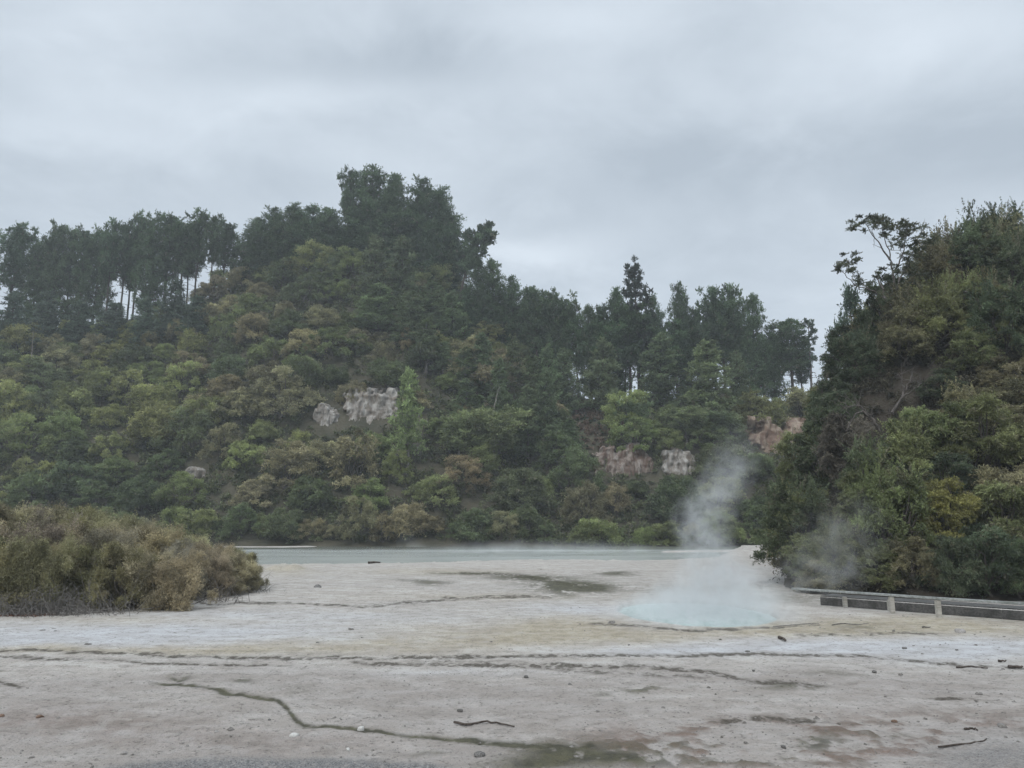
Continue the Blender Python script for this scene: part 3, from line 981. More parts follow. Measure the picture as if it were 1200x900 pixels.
lab_of = {}
for b_ in bushes:
    key = ('large' if b_[5] > 1.0 else 'small' if b_[5] < 0.72 else 'mid-sized', b_[7], band(b_[6], YB), band(b_[3], XB))
    lab_of.setdefault(key, []).append(b_)
for key, bs in lab_of.items():
    bs.sort(key=lambda b: b[3])
    for i, b_ in enumerate(bs):
        lab = f"{key[0]} {key[1]} bush {key[2]} {key[3]}"
        if len(bs) > 1:
            lab += f", {ORD[i + 1]} from left"
        x, y, z, px, py, s, fr, coln = b_
        grow('kanuka_bush', HILL[int(rng.integers(len(HILL)))], (x, y, z - 0.25), (s * rng.uniform(0.9, 1.1), s * rng.uniform(0.9, 1.1), s * rng.uniform(0.85, 1.15)),
             rng.uniform(0, 6.28), vary(PAL[coln]), lab, 'bush', 'bushes covering the far hillside')

# undergrowth between the bushes: one mass nobody could count
n = 15000
ux, uy = rng.uniform(-125, 70, n), rng.uniform(105.4, 172, n)
uz = H(ux, uy)
upx, upy = proj(ux, uy, uz)
keep = (uz > -0.3) & (upx > -80) & (upx < 1010)
for (x0, y0, x1, y1, D) in cliff_rects:
    keep &= ~((upx > x0 - 2) & (upx < x1 + 2) & (upy > y0 - 2) & (upy < y1 + 6))
ux, uy, uz, upx, upy = (a[keep] for a in (ux, uy, uz, upx, upy))
brown = (upx > 640) & (upx < 740) & (upy < 545)
ucol = np.where(brown[:, None], np.array([(0.105, 0.074, 0.054)]), np.array([(0.070, 0.082, 0.038)])) * rng.uniform(0.55, 1.3, (len(ux), 1))
isgreen = brown & (rng.random(len(ux)) < 0.3)
ucol[isgreen] = np.array((0.035, 0.048, 0.024)) * rng.uniform(0.7, 1.2, (isgreen.sum(), 1))
C = np.stack([ux, uy, uz + 0.25], 1)
Rd = rng.uniform(0.6, 1.5, len(ux)) * np.where(brown, 0.65, 1.0)
V, ti, dr = sprays(C, Rd, 8, 6, 0.42, 0.17, 0.1, 0.7, 0.7, 0.15, dryp=0.15)
cc = np.concatenate([np.repeat(ucol, 8 * 6 * 4, 0), np.ones((len(V), 1))], 1)
tag(link('undergrowth', mesh_from('undergrowth', V, np.arange(len(V)).reshape(-1, 4), LEAFC, False, {'tint': ti, 'dry': dr, 'col': cc})), kind='stuff')

# ------------------------------------------------------------------ near spur bushes on the right
SP_PAL = {'bright yellow-green': (0.185, 0.182, 0.060), 'olive-brown': (0.145, 0.134, 0.076), 'fresh green': (0.114, 0.126, 0.056), 'dark green': (0.062, 0.078, 0.044), 'grey-brown': (0.080, 0.073, 0.058)}


def spur_colour(px, py):
    if 1062 < px < 1140 and 560 < py < 612: return 'bright yellow-green'
    if py > 620: return ['dark green', 'olive-brown', 'dark green', 'fresh green'][int(rng.integers(4))]
    if px > 1110 and 440 < py < 600: return ['olive-brown', 'olive-brown', 'fresh green', 'olive-brown'][int(rng.integers(4))]
    if 970 < px < 1060 and 440 < py < 560: return ['dark green', 'grey-brown', 'dark green'][int(rng.integers(3))]
    if py < 330: return ['dark green', 'dark green', 'olive-brown'][int(rng.integers(3))]
    return ['fresh green', 'dark green', 'olive-brown', 'fresh green'][int(rng.integers(4))]


n = 5000
sx_, sy_ = rng.uniform(12, 44, n), rng.uniform(35.5, 62, n)
sz_ = H(sx_, sy_)
px_, py_ = proj(sx_, sy_, sz_ + 1.8)
ok = (px_ > np.where(sy_ > 44, 932, 947)) & (px_ < 1290) & (sz_ > 0.15) & (sz_ < 26) & ~((px_ > 1005) & (px_ < 1090) & (py_ > 420) & (py_ < 505)) & ~((abs(sx_ - 22.4) < 2.0) & (sy_ > 43.8) & (sy_ < 48.5))
front = []
for k in range(15):
    x = 14.7 + k * 1.25
    y = float(np.interp(x, [13.3, 17, 19, 24, 40], [38.3, 37.2, 35.6, 35.0, 33])) + rng.uniform(-0.1, 0.5)
    z = max(h1(x, y), 0.0)
    front.append((x, y, z, *proj(x, y, z + 1.5)))
for k in range(14):                                  # the spur's foot where it runs back from the pool
    y = 42 + k * 2.3
    x = float(np.interp(y, [41, 47, 57, 75], [14.9, 17.5, 21.3, 29.3])) + rng.uniform(0, 0.5)
    z = max(h1(x, y), 0.0)
    front.append((x, y, z, *proj(x, y, z + 1.5)))
spts = poisson(front + list(zip(sx_[ok], sy_[ok], sz_[ok], px_[ok], py_[ok])), lambda c: 1.2 if c[2] < 0.9 else 1.85)
print('spur bushes', len(spts))
lab_of = {}
for i, (x, y, z, px, py) in enumerate(spts):
    px, py = float(px), float(py)
    coln = spur_colour(px, py)
    top = py < 350
    s = rng.uniform(0.62, 1.0) * (0.62 if z < 0.9 else 0.92)
    yb = 'at the foot of the spur' if py > 615 else 'low on the spur' if py > 540 else 'halfway up the spur' if py > 440 else 'high on the spur' if py > 340 else 'on the spur\'s skyline'
    xb = 'near its left edge' if px < 985 else 'under the windswept tree' if px < 1065 else 'in its middle part' if px < 1130 else 'by the right edge'
    lab_of.setdefault((coln, yb, xb), []).append((x, y, z, px, py, s, top))
for key, bs in lab_of.items():
    bs.sort(key=lambda b: b[3])
    for i, (x, y, z, px, py, s, top) in enumerate(bs):
        lab = f"{key[0]} bush {key[1]} {key[2]}" + (f", {ORD[i + 1]} from left" if len(bs) > 1 else '')
        pr_ = SPURS[int(rng.integers(3))] if (top or rng.random() < 0.25) else SPURP[int(rng.integers(5))]
        grow('spur_bush', pr_, (x, y, z - 0.2), (s * rng.uniform(0.9, 1.15), s * rng.uniform(0.9, 1.15), s * rng.uniform(0.85, 1.15)), rng.uniform(0, 6.28),
             vary(SP_PAL[key[0]], 0.1), lab, 'bush', 'bushes on the near spur')

# spur undergrowth (dead twiggy mass)
n = 2200
ux, uy = rng.uniform(12, 42, n), rng.uniform(36, 60, n)
uz = H(ux, uy)
k = (uz > 0.1)
C = np.stack([ux[k], uy[k], uz[k] + 0.2], 1)
V, ti, dr = sprays(C, rng.uniform(0.4, 1.1, k.sum()), 16, 9, 0.2, 0.05, 0.1, 0.5, 0.8, 0.15, dryp=0.12)
cc = np.repeat(np.array((0.050, 0.046, 0.032))[None] * rng.uniform(0.5, 1.3, (k.sum(), 1)), 16 * 9 * 4, 0)
tag(link('spur_undergrowth', mesh_from('spur_undergrowth', V, np.arange(len(V)).reshape(-1, 4), LEAFC, False, {'tint': ti, 'dry': dr, 'col': np.concatenate([cc, np.ones((len(V), 1))], 1)})), kind='stuff')


# windswept tree on the spur
def branch_tree(name, base, forks, D, mat, col, label, cat, leafset, thick=0.13, sub=5):
    """forks: polylines in picture coordinates with depth offsets (m); leafset: (px, py, dd, radius m)"""
    b0 = np.array(base)
    root = link(name, None)
    root.location = b0
    tb = Tubes(7)
    first = True
    tr = None
    for f in forks:
        pts = np.array([at(px, py, D + dd) for px, py, dd in f]) - b0
        t = np.linspace(0, 1, len(pts))
        tt = np.linspace(0, 1, len(pts) * 4)
        fine = np.stack([np.interp(tt, t, pts[:, k]) for k in range(3)], 1) + rng.normal(0, 0.035, (len(tt), 3))
        r0 = thick if first else thick * 0.55
        tbx = Tubes(7)
        tbx.add(fine, np.linspace(r0, 0.02, len(tt)))
        for q in range(sub):
            i = int(rng.integers(len(tt) // 3, len(tt)))
            e = fine[i] + unit(rng.normal(0, 1, 3) + np.array((0, 0, 0.6))) * rng.uniform(0.4, 1.3)
            tbx.add(limb(fine[i], e, 0.05, 0.15, 5), np.linspace(0.022, 0.006, 5))
        o = link('trunk' if first else 'limb', tbx.mesh('limb', mat), root if first else tr)
        if first:
            tr = o
        first = False
    if leafset:
        C = np.array([at(px, py, D + dd) for px, py, dd, r in leafset]) - b0
        Rd = np.array([r for *_, r in leafset])
        lay = [sprays(C, Rd * 1.3, 13, 13, 0.2, 0.045, 0.05, 0.4, 0.5, 0.07, 0.9)]
        c = link('crown', crown_mesh(name + '_crown', lay), root)
        c.color = (*col, 1)
    tag(root, label, cat)
    return root


D = 53
leafs = []
for (cx_, cy_, r, k, ax_, ay_) in ((1012, 262, .62, 6, 14, 8), (1034, 258, .62, 6, 12, 8), (1052, 272, .7, 7, 14, 9), (1070, 268, .6, 5, 12, 9), (1060, 292, .6, 5, 14, 10), (1000, 304, .55, 4, 10, 6), (990, 316, .6, 4, 8, 5),
                                 (1020, 330, .6, 5, 14, 7), (1044, 318, .4, 3, 14, 10), (1064, 316, .8, 6, 12, 12), (1080, 288, .8, 6, 14, 12), (1050, 345, .6, 4, 16, 10)):
    for q in range(int(k * 1.9)):
        leafs.append((cx_ + float(np.clip(rng.normal(0, ax_ * 0.8), -ax_, ax_)), cy_ + float(np.clip(rng.normal(0, ay_ * 0.7), -ay_, ay_)), rng.uniform(-1.2, 1.2), r * rng.uniform(0.45, 0.85)))
bz = at(1062, 400, D)
branch_tree('windswept_tree', (bz[0], bz[1], h1(bz[0], bz[1])),
            [[(1062, 415, 0), (1058, 385, 0), (1052, 350, 0), (1046, 318, .2), (1042, 296, .3), (1034, 270, .5)],
             [(1057, 380, 0), (1040, 352, -.4), (1022, 340, -.6), (1002, 334, -.8), (988, 318, -1)],
             [(1050, 340, 0), (1062, 310, .4), (1074, 284, .8), (1080, 268, 1)],
             [(1043, 305, .2), (1030, 285, 0), (1014, 262, -.3)],
             [(1047, 320, 0), (1058, 300, -.5), (1062, 275, -.6)],
             [(1040, 352, -.4), (1030, 330, 0), (1024, 318, .3)]], D, GREYBARK, (0.066, 0.074, 0.044),
            'windswept open tree with bare forked limbs leaning out over the spur skyline', 'tree', leafs)
# dead, leafless snags in the dark hollow of the spur
for (px, py, Dd, lab, forks) in (
        (1050, 480, 45.5, 'grey leafless snag forking up from the dark hollow of the spur', [[(1046, 484, 0), (1056, 466, 0), (1066, 448, .1), (1070, 436, .2)], [(1056, 466, 0), (1072, 456, -.2), (1082, 446, -.3)], [(1060, 458, 0), (1056, 444, 0), (1050, 438, 0)]]),
        (1020, 500, 43.5, 'curled grey dead branches arching over the hollow low on the spur', [[(1030, 505, 0), (1022, 490, 0), (1010, 482, 0), (1000, 488, 0), (992, 505, 0)], [(1020, 488, 0), (1006, 474, 0), (990, 478, 0)]]),
        (578, 480, 119, 'pale dead pole leaning beside the broad yellow-green umbrella pine', [[(577, 486, 0), (581, 468, 0), (586, 452, 0)]]),
        (60, 440, 140, 'thin pale dead stem standing among the upper left shrubs', [[(37, 418, 0), (38, 405, 0), (39, 388, 0)]]),
        (1150, 345, 50, 'pale bare log slanting among the high spur bushes', [[(1130, 342, 0), (1140, 348, 0), (1152, 356, 0)]])):
    p = at(px, py, Dd)
    branch_tree('dead_tree', p, forks, Dd, SNAG if Dd < 60 else PALEBARK, (0, 0, 0), lab, 'dead tree', None, 0.09, 9 if Dd < 60 else 3)

# ------------------------------------------------------------------ left manuka clump
ML_PAL = {'brown-olive': (0.195, 0.168, 0.106), 'olive': (0.178, 0.162, 0.090), 'greenish olive': (0.150, 0.142, 0.072), 'grey-brown': (0.170, 0.146, 0.112)}
clump = []
for r_, (D0, n_, xa, xb) in enumerate(((31.2, 8, -25, 225), (33.4, 9, -45, 262), (36.0, 9, -60, 284), (39.5, 8, -60, 292), (43.5, 8, -60, 280))):
    for i in range(n_):
        px = xa + (xb - xa) * (i + rng.uniform(0.2, 0.8)) / n_
        D = D0 + rng.uniform(-0.7, 0.7) + max(0, (px - 200) / 100) * 2.4 - (0.6 if px < 60 else 0)
        toppy = np.interp(px, [-50, 30, 100, 160, 200, 240, 270, 305], [590, 592, 597, 607, 615, 628, 640, 656]) + rng.uniform(-3, 8)
        clump.append((px, D, toppy, r_))
clump += [(291, 39.5, 648, 5), (283, 37.6, 655, 5), (276, 36.4, 650, 5)]
cl = {}
for px, D, toppy, r_ in clump:
    names = list(ML_PAL)
    coln = names[int(rng.choice(4, p=[0.50, 0.28, 0.08, 0.14]))]
    if 95 < px < 165 and r_ == 0: coln = 'greenish olive'
    T = at(px, toppy, D)
    hh = min(T[2], 4.4) * (0.72 if r_ == 0 else 0.86 if r_ == 1 else 1.0)
    cl.setdefault((coln, r_), []).append((px, D, hh))
ROWN = ['in the clump\'s front rank', 'in the clump\'s second rank', 'mid-depth in the left clump', 'deep in the left clump', 'at the back of the left clump', 'at the clump\'s tapering right tip']
for (coln, r_), bs in cl.items():
    bs.sort()
    for i, (px, D, hh) in enumerate(bs):
        x = (px - 600) / 919.7 * D
        s = hh / 3.75
        lab = f"{coln} feathery manuka shrub {ROWN[r_]}" + (f", {ORD[i + 1]} from left" if len(bs) > 1 else '')
        grow('manuka_shrub', MANUKA[int(rng.integers(5))], (x, D, 0.0), (max(s, 0.55) * rng.uniform(0.75, 0.95), max(s, 0.55) * rng.uniform(0.75, 0.95), s), rng.uniform(0, 6.28), vary(ML_PAL[coln], 0.1), lab, 'shrub',
             'feathery shrubs of the left clump')
# grey dead brush along the clump's foot
for i, (px, D, wd, n_, lab) in enumerate(((20, 28.9, 2.8, 210, 'tangle of grey dead brush at the foot of the clump by the photo edge'),
                                          (72, 29.2, 2.6, 180, 'grey dead brush left of the pale curled twigs at the clump foot'),
                                          (120, 29.6, 1.8, 120, 'pale curled dead twigs before the greenest shrub of the clump'),
                                          (248, 33.2, 1.8, 80, 'grey bare twigs under the right half of the clump'),
                                          (292, 37.0, 1.6, 70, 'low dead twigs trailing from the clump\'s right tip'))):
    tb = Tubes(4)
    for q in range(n_):
        p0 = np.array((rng.normal(0, wd * 0.4), rng.normal(0, 0.4), 0.0))
        e = p0 + np.array((rng.normal(0, 0.6), rng.normal(0, 0.4), abs(rng.normal(0.5, 0.4))))
        tb.add(limb(p0, e, rng.uniform(0, 0.25), 0.2, 5), np.linspace(0.012, 0.004, 5))
    o = link('dead_brush', tb.mesh('dead_brush', TWIG))
    o.location = ((px - 600) / 919.7 * D, D, 0.03)
    tag(o, lab, 'brush', 'dead brush at the foot of the left clump')

# ------------------------------------------------------------------ fence
def wood_material(name, c1, c2, stain=(0.05, 0.05, 0.045)):
    m, nt, n, l = new_mat(name)
    b = NB(nt)
    v = b.scalevec(b.objco(), (0.5, 8, 8))
    f = b.noise(v, 2.2, 4, 0.6)
    f2 = b.noise(b.objco(), 1.6, 3, 0.6)
    c = b.mix(b.ramp(f, 0.35, 0.65), c1, c2)
    c = b.mix(b.ramp(f2, 0.48, 0.68, 0, 0.7), c, stain)
    b.surf(c, 0.85, 0.2, b.bump(f, 0.4, 0.01))
    return m


RAILW = wood_material('weathered_rail', (0.20, 0.21, 0.20), (0.31, 0.32, 0.31), (0.13, 0.14, 0.125))
POSTW = wood_material('pale_post', (0.30, 0.285, 0.25), (0.42, 0.40, 0.36), (0.16, 0.15, 0.125))
DARKW = wood_material('dark_board', (0.055, 0.053, 0.05), (0.10, 0.097, 0.092), (0.03, 0.03, 0.028))


def beam(a, b, w, h, bev=0.012):
    """bevelled board from a to b, as (verts, faces)"""
    import bmesh
    a, b = np.array(a, float), np.array(b, float)
    d = unit(b - a)
    s = unit(np.cross(d, (0, 0, 1))) if abs(d[2]) < 0.9 else np.array((1.0, 0, 0))
    u = np.cross(s, d)
    bm = bmesh.new()
    v = []
    for e in (a, b):
        for q, r in ((-1, -1), (1, -1), (1, 1), (-1, 1)):
            v.append(bm.verts.new(e + s * q * w / 2 + u * r * h / 2))
    for f in ((3, 2, 1, 0), (4, 5, 6, 7), (0, 1, 5, 4), (1, 2, 6, 5), (2, 3, 7, 6), (3, 0, 4, 7)):
        bm.faces.new([v[i] for i in f])
    bmesh.ops.bevel(bm, geom=bm.edges[:], offset=bev, segments=2, affect='EDGES')
    bmesh.ops.recalc_face_normals(bm, faces=bm.faces[:])
    me = bpy.data.meshes.new('beam')
    bm.to_mesh(me)
    bm.free()
    return me


fr = link('fence', None)
fz = 0.66
rp = [np.array((8.6, 35.6)), np.array((11.55, 32.9)), np.array((14.3, 30.15)), np.array((15.4, 28.95)), np.array((18.3, 26.3)), np.array((21.5, 23.4))]
fr.location = (rp[2][0], rp[2][1], 0)
off = np.array((rp[2][0], rp[2][1], 0))
for a, b_ in zip(rp[1:-1], rp[2:]):
    g = (b_ - a) / np.linalg.norm(b_ - a) * 0.003
    me = beam(np.array((*(a + g), fz)) - off, np.array((*(b_ - g), fz)) - off, 0.15, 0.085)
    me.materials.append(RAILW)
    link('rail', me, fr)
for k, q in enumerate((rp[2], rp[3], rp[5])):
    q = q + np.array((0.02, 0.0)) + np.array((0.0, 0.0))
    me = beam(np.array((q[0], q[1], -0.3)) - off, np.array((q[0], q[1], fz - 0.053)) - off, 0.17, 0.17, 0.02)
    me.materials.append(POSTW)
    link('post', me, fr)
tag(fr, 'low weathered timber rail on pale posts beside the steaming pool', 'fence')
# boardwalk edge behind the rail
bw = link('boardwalk', None)
nrm = np.array((0.70, 0.714))
e0, e1 = rp[1] + nrm * 0.75 + np.array((0.6, -0.6)), rp[5] + nrm * 0.75
dv = (e1 - e0) / np.linalg.norm(e1 - e0)
Lw = np.linalg.norm(e1 - e0)
bw.location = (*e0, 0)
o3 = np.array((*e0, 0))
nb = 4
for k in range(nb):
    a, b_ = e0 + dv * (Lw * k / nb + 0.004), e0 + dv * (Lw * (k + 1) / nb - 0.004)
    me = beam(np.array((*a, 0.17)) - o3, np.array((*b_, 0.17)) - o3, 0.05, 0.32)
    me.materials.append(DARKW)
    link('edge_board', me, bw)
tbd = []
for k in range(int(Lw / 0.15)):
    c = e0 + dv * (0.08 + k * 0.15)
    me = beam(np.array((*(c + nrm * 0.03), 0.37)) - o3, np.array((*(c + nrm * 1.25), 0.37)) - o3, 0.138, 0.035, 0.006)
    tbd.append(me)
import bmesh
bm = bmesh.new()
for me in tbd:
    bm.from_mesh(me)
dk = bpy.data.meshes.new('deck')
bm.to_mesh(dk)
bm.free()
dk.materials.append(DARKW)
link('deck', dk, bw)
for q in (e0 + dv * 1.05 - nrm * 0.14, e0 + dv * 2.75 - nrm * 0.14):
    me = beam(np.array((*q, -0.2)) - o3, np.array((*q, 0.42)) - o3, 0.16, 0.16, 0.02)
    me.materials.append(POSTW)
    link('stub_post', me, bw)
tag(bw, 'dark low boardwalk with edge boards behind the timber rail', 'boardwalk')


# ------------------------------------------------------------------ stones, sticks, mounds
def stone_mat(name, c1, c2):
    m, nt, n, l = new_mat(name)
    b = NB(nt)
    f = b.noise(b.objco(), 14, 4, 0.6)
    b.surf(b.mix(b.ramp(f, 0.35, 0.65), c1, c2), 0.9, 0.2, b.bump(f, 0.6, 0.03))
    return m


SM = {'dark': stone_mat('dark_stone', (0.07, 0.065, 0.06), (0.17, 0.16, 0.15)), 'white': stone_mat('white_stone', (0.40, 0.39, 0.365), (0.52, 0.50, 0.47)),
      'grey': stone_mat('grey_stone', (0.20, 0.185, 0.17), (0.34, 0.32, 0.30)), 'brown': stone_mat('brown_stone', (0.11, 0.07, 0.05), (0.22, 0.15, 0.11)),
      'pebble': stone_mat('pebble', (0.09, 0.08, 0.07), (0.20, 0.185, 0.17)), 'sand': stone_mat('sand_mound', (0.24, 0.21, 0.16), (0.33, 0.30, 0.25))}


def rock_mesh(sub=3, flat=0.6, rough=0.3):
    bm = bmesh.new()
    bmesh.ops.create_icosphere(bm, subdivisions=sub, radius=0.5)
    pl = [unit(rng.normal(0, 1, 3)) for _ in range(9)]
    of = rng.uniform(0.26, 0.46, 9)
    for v in bm.verts:
        p = np.array(v.co)
        for nn, d in zip(pl, of):
            q = float(p @ nn)
            if q > d:
                p = p - nn * (q - d) * 0.9
        p = p * (1 + rough * 0.12 * rng.normal())
        v.co = (p[0], p[1] * 0.8, p[2] * flat + 0.12 * flat)
    me = bpy.data.meshes.new('stone')
    bm.to_mesh(me)
    bm.free()
    for f in me.polygons:
        f.use_smooth = True
    return me


stones = [(562, 887, 17, 'dark', 'dark angular stone standing alone near the bottom edge of the flat'), (1125, 741, 12, 'grey', 'pale brown stone on the tan rim right of the fence posts'),
          (423, 855, 10, 'white', 'white stone on the dark channel at mid flat'), (408, 879, 7, 'white', 'small white stone below the dark channel'),
          (345, 863, 12, 'white', 'flat white stone left below the channel bend'), (47, 841, 9, 'brown', 'reddish-brown stone on the pinkish streak'),
          (1, 840, 8, 'brown', 'brown stone at the left photo edge on the pinkish streak'), (50, 740, 8, 'dark', 'dark stone on the bluish silt, left of a pair'),
          (63, 738, 7, 'dark', 'upper dark stone of the pair on the bluish silt'), (64, 741, 6, 'dark', 'lower dark stone of the pair on the bluish silt'), (103, 756, 8, 'dark', 'dark flat stone on the bluish silt below the pair'),
          (372, 754, 6, 'dark', 'lone dark stone at the right of the bluish silt'), (371, 691, 15, 'dark', 'dark flat slab on pale flat right of the clump tip'), (8, 716, 13, 'white', 'pale boulder beside red litter at left photo edge'),
          (355, 700, 7, 'grey', 'grey stone below the dark flat slab'), (539, 833, 7, 'dark', 'small dark stone above the crooked stick'), (617, 794, 8, 'dark', 'dark stone under the double dark lines'),
          (668, 803, 6, 'dark', 'dark pebble right of the stone under the double lines'), (876, 764, 6, 'dark', 'dark stone on the bluish band before the pool'), (737, 756, 4, 'dark', 'tiny dark stone on the tan band left before the pool'),
          (316, 844, 5, 'dark', 'brown-dark stone left of the channel bend'), (37, 888, 6, 'grey', 'pale grey stone low at the left'), (145, 884, 8, 'grey', 'pale grey stone in the lower left foreground'),
          (254, 858, 7, 'grey', 'grey stone between left foreground and the channel'), (918, 876, 8, 'dark', 'dark stone in the rough brown patch'), (1025, 788, 7, 'dark', 'dark stone right of centre below the dark line'),
          (1060, 760, 6, 'dark', 'small stone on the right bluish band'), (1121, 762, 5, 'dark', 'tiny dark stone on the right bluish band'), (1048, 846, 7, 'brown', 'brown stone at the right foreground'),
          (860, 810, 8, 'grey', 'grey stone in the centre-right foreground'), (883, 786, 5, 'dark', 'dark upright stone below the pool')]
mset = {}
for px, py, w, mt, lab in stones:
    g = gnd(px, py)
    key = (mt, int(rng.integers(3)))
    if key not in mset:
        mset[key] = rock_mesh()
        mset[key].materials.append(SM[mt])
    o = link('stone', mset[key])
    s = w * g[1] / F
    o.location = (g[0], g[1], 0.0)
    o.scale = (s, s, s * rng.uniform(0.8, 1.1))
    o.rotation_euler = (0, 0, rng.uniform(0, 6.28))
    tag(o, lab, 'stone', 'stones lying on the flat')
for px, py, w, hh, lab in ((322, 668, 20, 0.34, 'low tan sand mound just right of the clump tip'), (343, 668, 26, 0.42, 'larger tan sand mound right of the smaller one')):
    g = gnd(px, py)
    nx = 28
    gx, gy = np.meshgrid(np.linspace(-1, 1, nx), np.linspace(-1, 1, nx))
    r = np.hypot(gx, gy)
    W_ = w * g[1] / F * 0.6
    zz = hh * np.clip(1 - r ** 1.5, -0.1, 1) * (0.7 + 0.6 * fbm(gx * 2.2 + px, gy * 2.2, 4)) - 0.03
    me = mesh_from('sand_mound', np.stack([gx * W_, gy * W_ * 1.4, zz], -1).reshape(-1, 3), grid_faces(nx, nx), SM['sand'], True)
    o = link('sand_mound', me)
    o.location = (g[0], g[1], 0)
    tag(o, lab, 'mound')
sticks = [([(533, 848), (548, 851), (566, 847), (584, 849), (602, 853)], 0.022, 'long crooked dark stick lying on the grey flat above the lone stone'),
          ([(1121, 783), (1138, 782), (1158, 784)], 0.022, 'thick dark stick lying on the dark line at the right'), ([(913, 749), (921, 752)], 0.05, 'short dark log on the bluish band below the pool'),
          ([(1131, 856), (1139, 855), (1147, 857)], 0.022, 'short dark stick at the right foreground'), ([(1100, 877), (1118, 874), (1138, 872), (1152, 870), (1156, 867)], 0.016, 'forked drift branch in the right foreground'),
          ([(1081, 736), (1090, 736)], 0.03, 'reddish stick on the tan rim below the fence'), ([(906, 735), (925, 733), (950, 731), (960, 731)], 0.014, 'thin reddish driftwood along the pool rim'),
          ([(975, 733), (990, 731), (1003, 733), (1018, 731)], 0.018, 'pale heap stick right of the pool rim driftwood'), ([(432, 661), (446, 660.5)], 0.10, 'dark log at the lake edge'), ([(1170, 776), (1179, 776)], 0.03, 'tiny dark stick near the right photo edge'),
          ([(283, 695), (294, 692), (300, 688)], 0.06, 'dead branch lying at the clump\'s right tip'), ([(1182, 783), (1200, 784)], 0.04, 'dark stick at the right photo edge on the dark line')]
for pl, r, lab in sticks:
    pts = np.array([gnd(*p) for p in pl])
    c = pts.mean(0)
    tt = np.linspace(0, 1, len(pts) * 3)
    t = np.linspace(0, 1, len(pts))
    pp = np.stack([np.interp(tt, t, pts[:, k]) for k in range(3)], 1) - c + rng.normal(0, r * 0.35, (len(tt), 3))
    pp[:, 2] = r * 0.8 + np.abs(pp[:, 2])
    tb = Tubes(7)
    tb.add(np.concatenate([pp[:1] - (pp[1:2] - pp[:1]) * 0.02, pp, pp[-1:]]), np.concatenate([[0.002], np.linspace(r, r * 0.55, len(tt)), [0.002]]))
    o = link('stick', tb.mesh('stick', TWIG if 'reddish' in lab or 'pale' in lab else BARK))
    o.location = c
    tag(o, lab, 'stick', 'sticks lying on the flat')
# pebbles: one uncountable scatter
n = 3600
pq = rng.uniform(668, 900, n) if False else 640 + 262 * rng.random(n) ** 0.75
pp_ = rng.uniform(-30, 1230, n)
V0 = np.array([(-.5, -.4, 0), (.5, -.45, 0), (.45, .5, 0), (-.4, .45, 0), (-.3, -.25, .34), (.28, -.2, .4), (.22, .3, .33), (-.3, .22, .28)])
F0 = np.array([(4, 5, 6, 7), (0, 1, 5, 4), (1, 2, 6, 5), (2, 3, 7, 6), (3, 0, 4, 7)])
PV, PF, m_ = [], [], 0
dens = fbm(pp_ * 0.012, pq * 0.05, 3)
for a, b_, dd in zip(pp_, pq, dens):
    if dd < 0.47 or b_ < 664:
        continue
    g = gnd(a, b_)
    s = rng.lognormal(-4.1, 0.6) * (1.0 + g[1] * 0.02)
    al = rng.uniform(0, 6.28)
    rot = np.array(((math.cos(al), -math.sin(al), 0), (math.sin(al), math.cos(al), 0), (0, 0, 1)))
    PV.append((V0 + rng.normal(0, 0.07, V0.shape)) @ rot.T * s + g + np.array((0, 0, -0.004)))
    PF.append(F0 + m_)
    m_ += 8
tag(link('pebbles', mesh_from('pebbles', np.concatenate(PV), np.concatenate(PF), SM['pebble'])), kind='stuff')
# reddish leaf litter beside the boulder
n = 500
lp = np.stack([rng.uniform(-19.5, -16.6, n), rng.uniform(28.4, 30.0, n), np.full(n, 0.06)], 1)
V, ti, dr = sprays(lp, np.full(n, 0.10), 3, 3, 0.12, 0.05, 0, 0.2, 0.4, 0.2)
tag(link('leaf_litter', mesh_from('leaf_litter', V, np.arange(len(V)).reshape(-1, 4), LEAFC, False,
                                  {'tint': ti, 'dry': dr * 0, 'col': np.tile(np.array((0.10, 0.055, 0.04, 1)), (len(V), 1))})), kind='stuff')


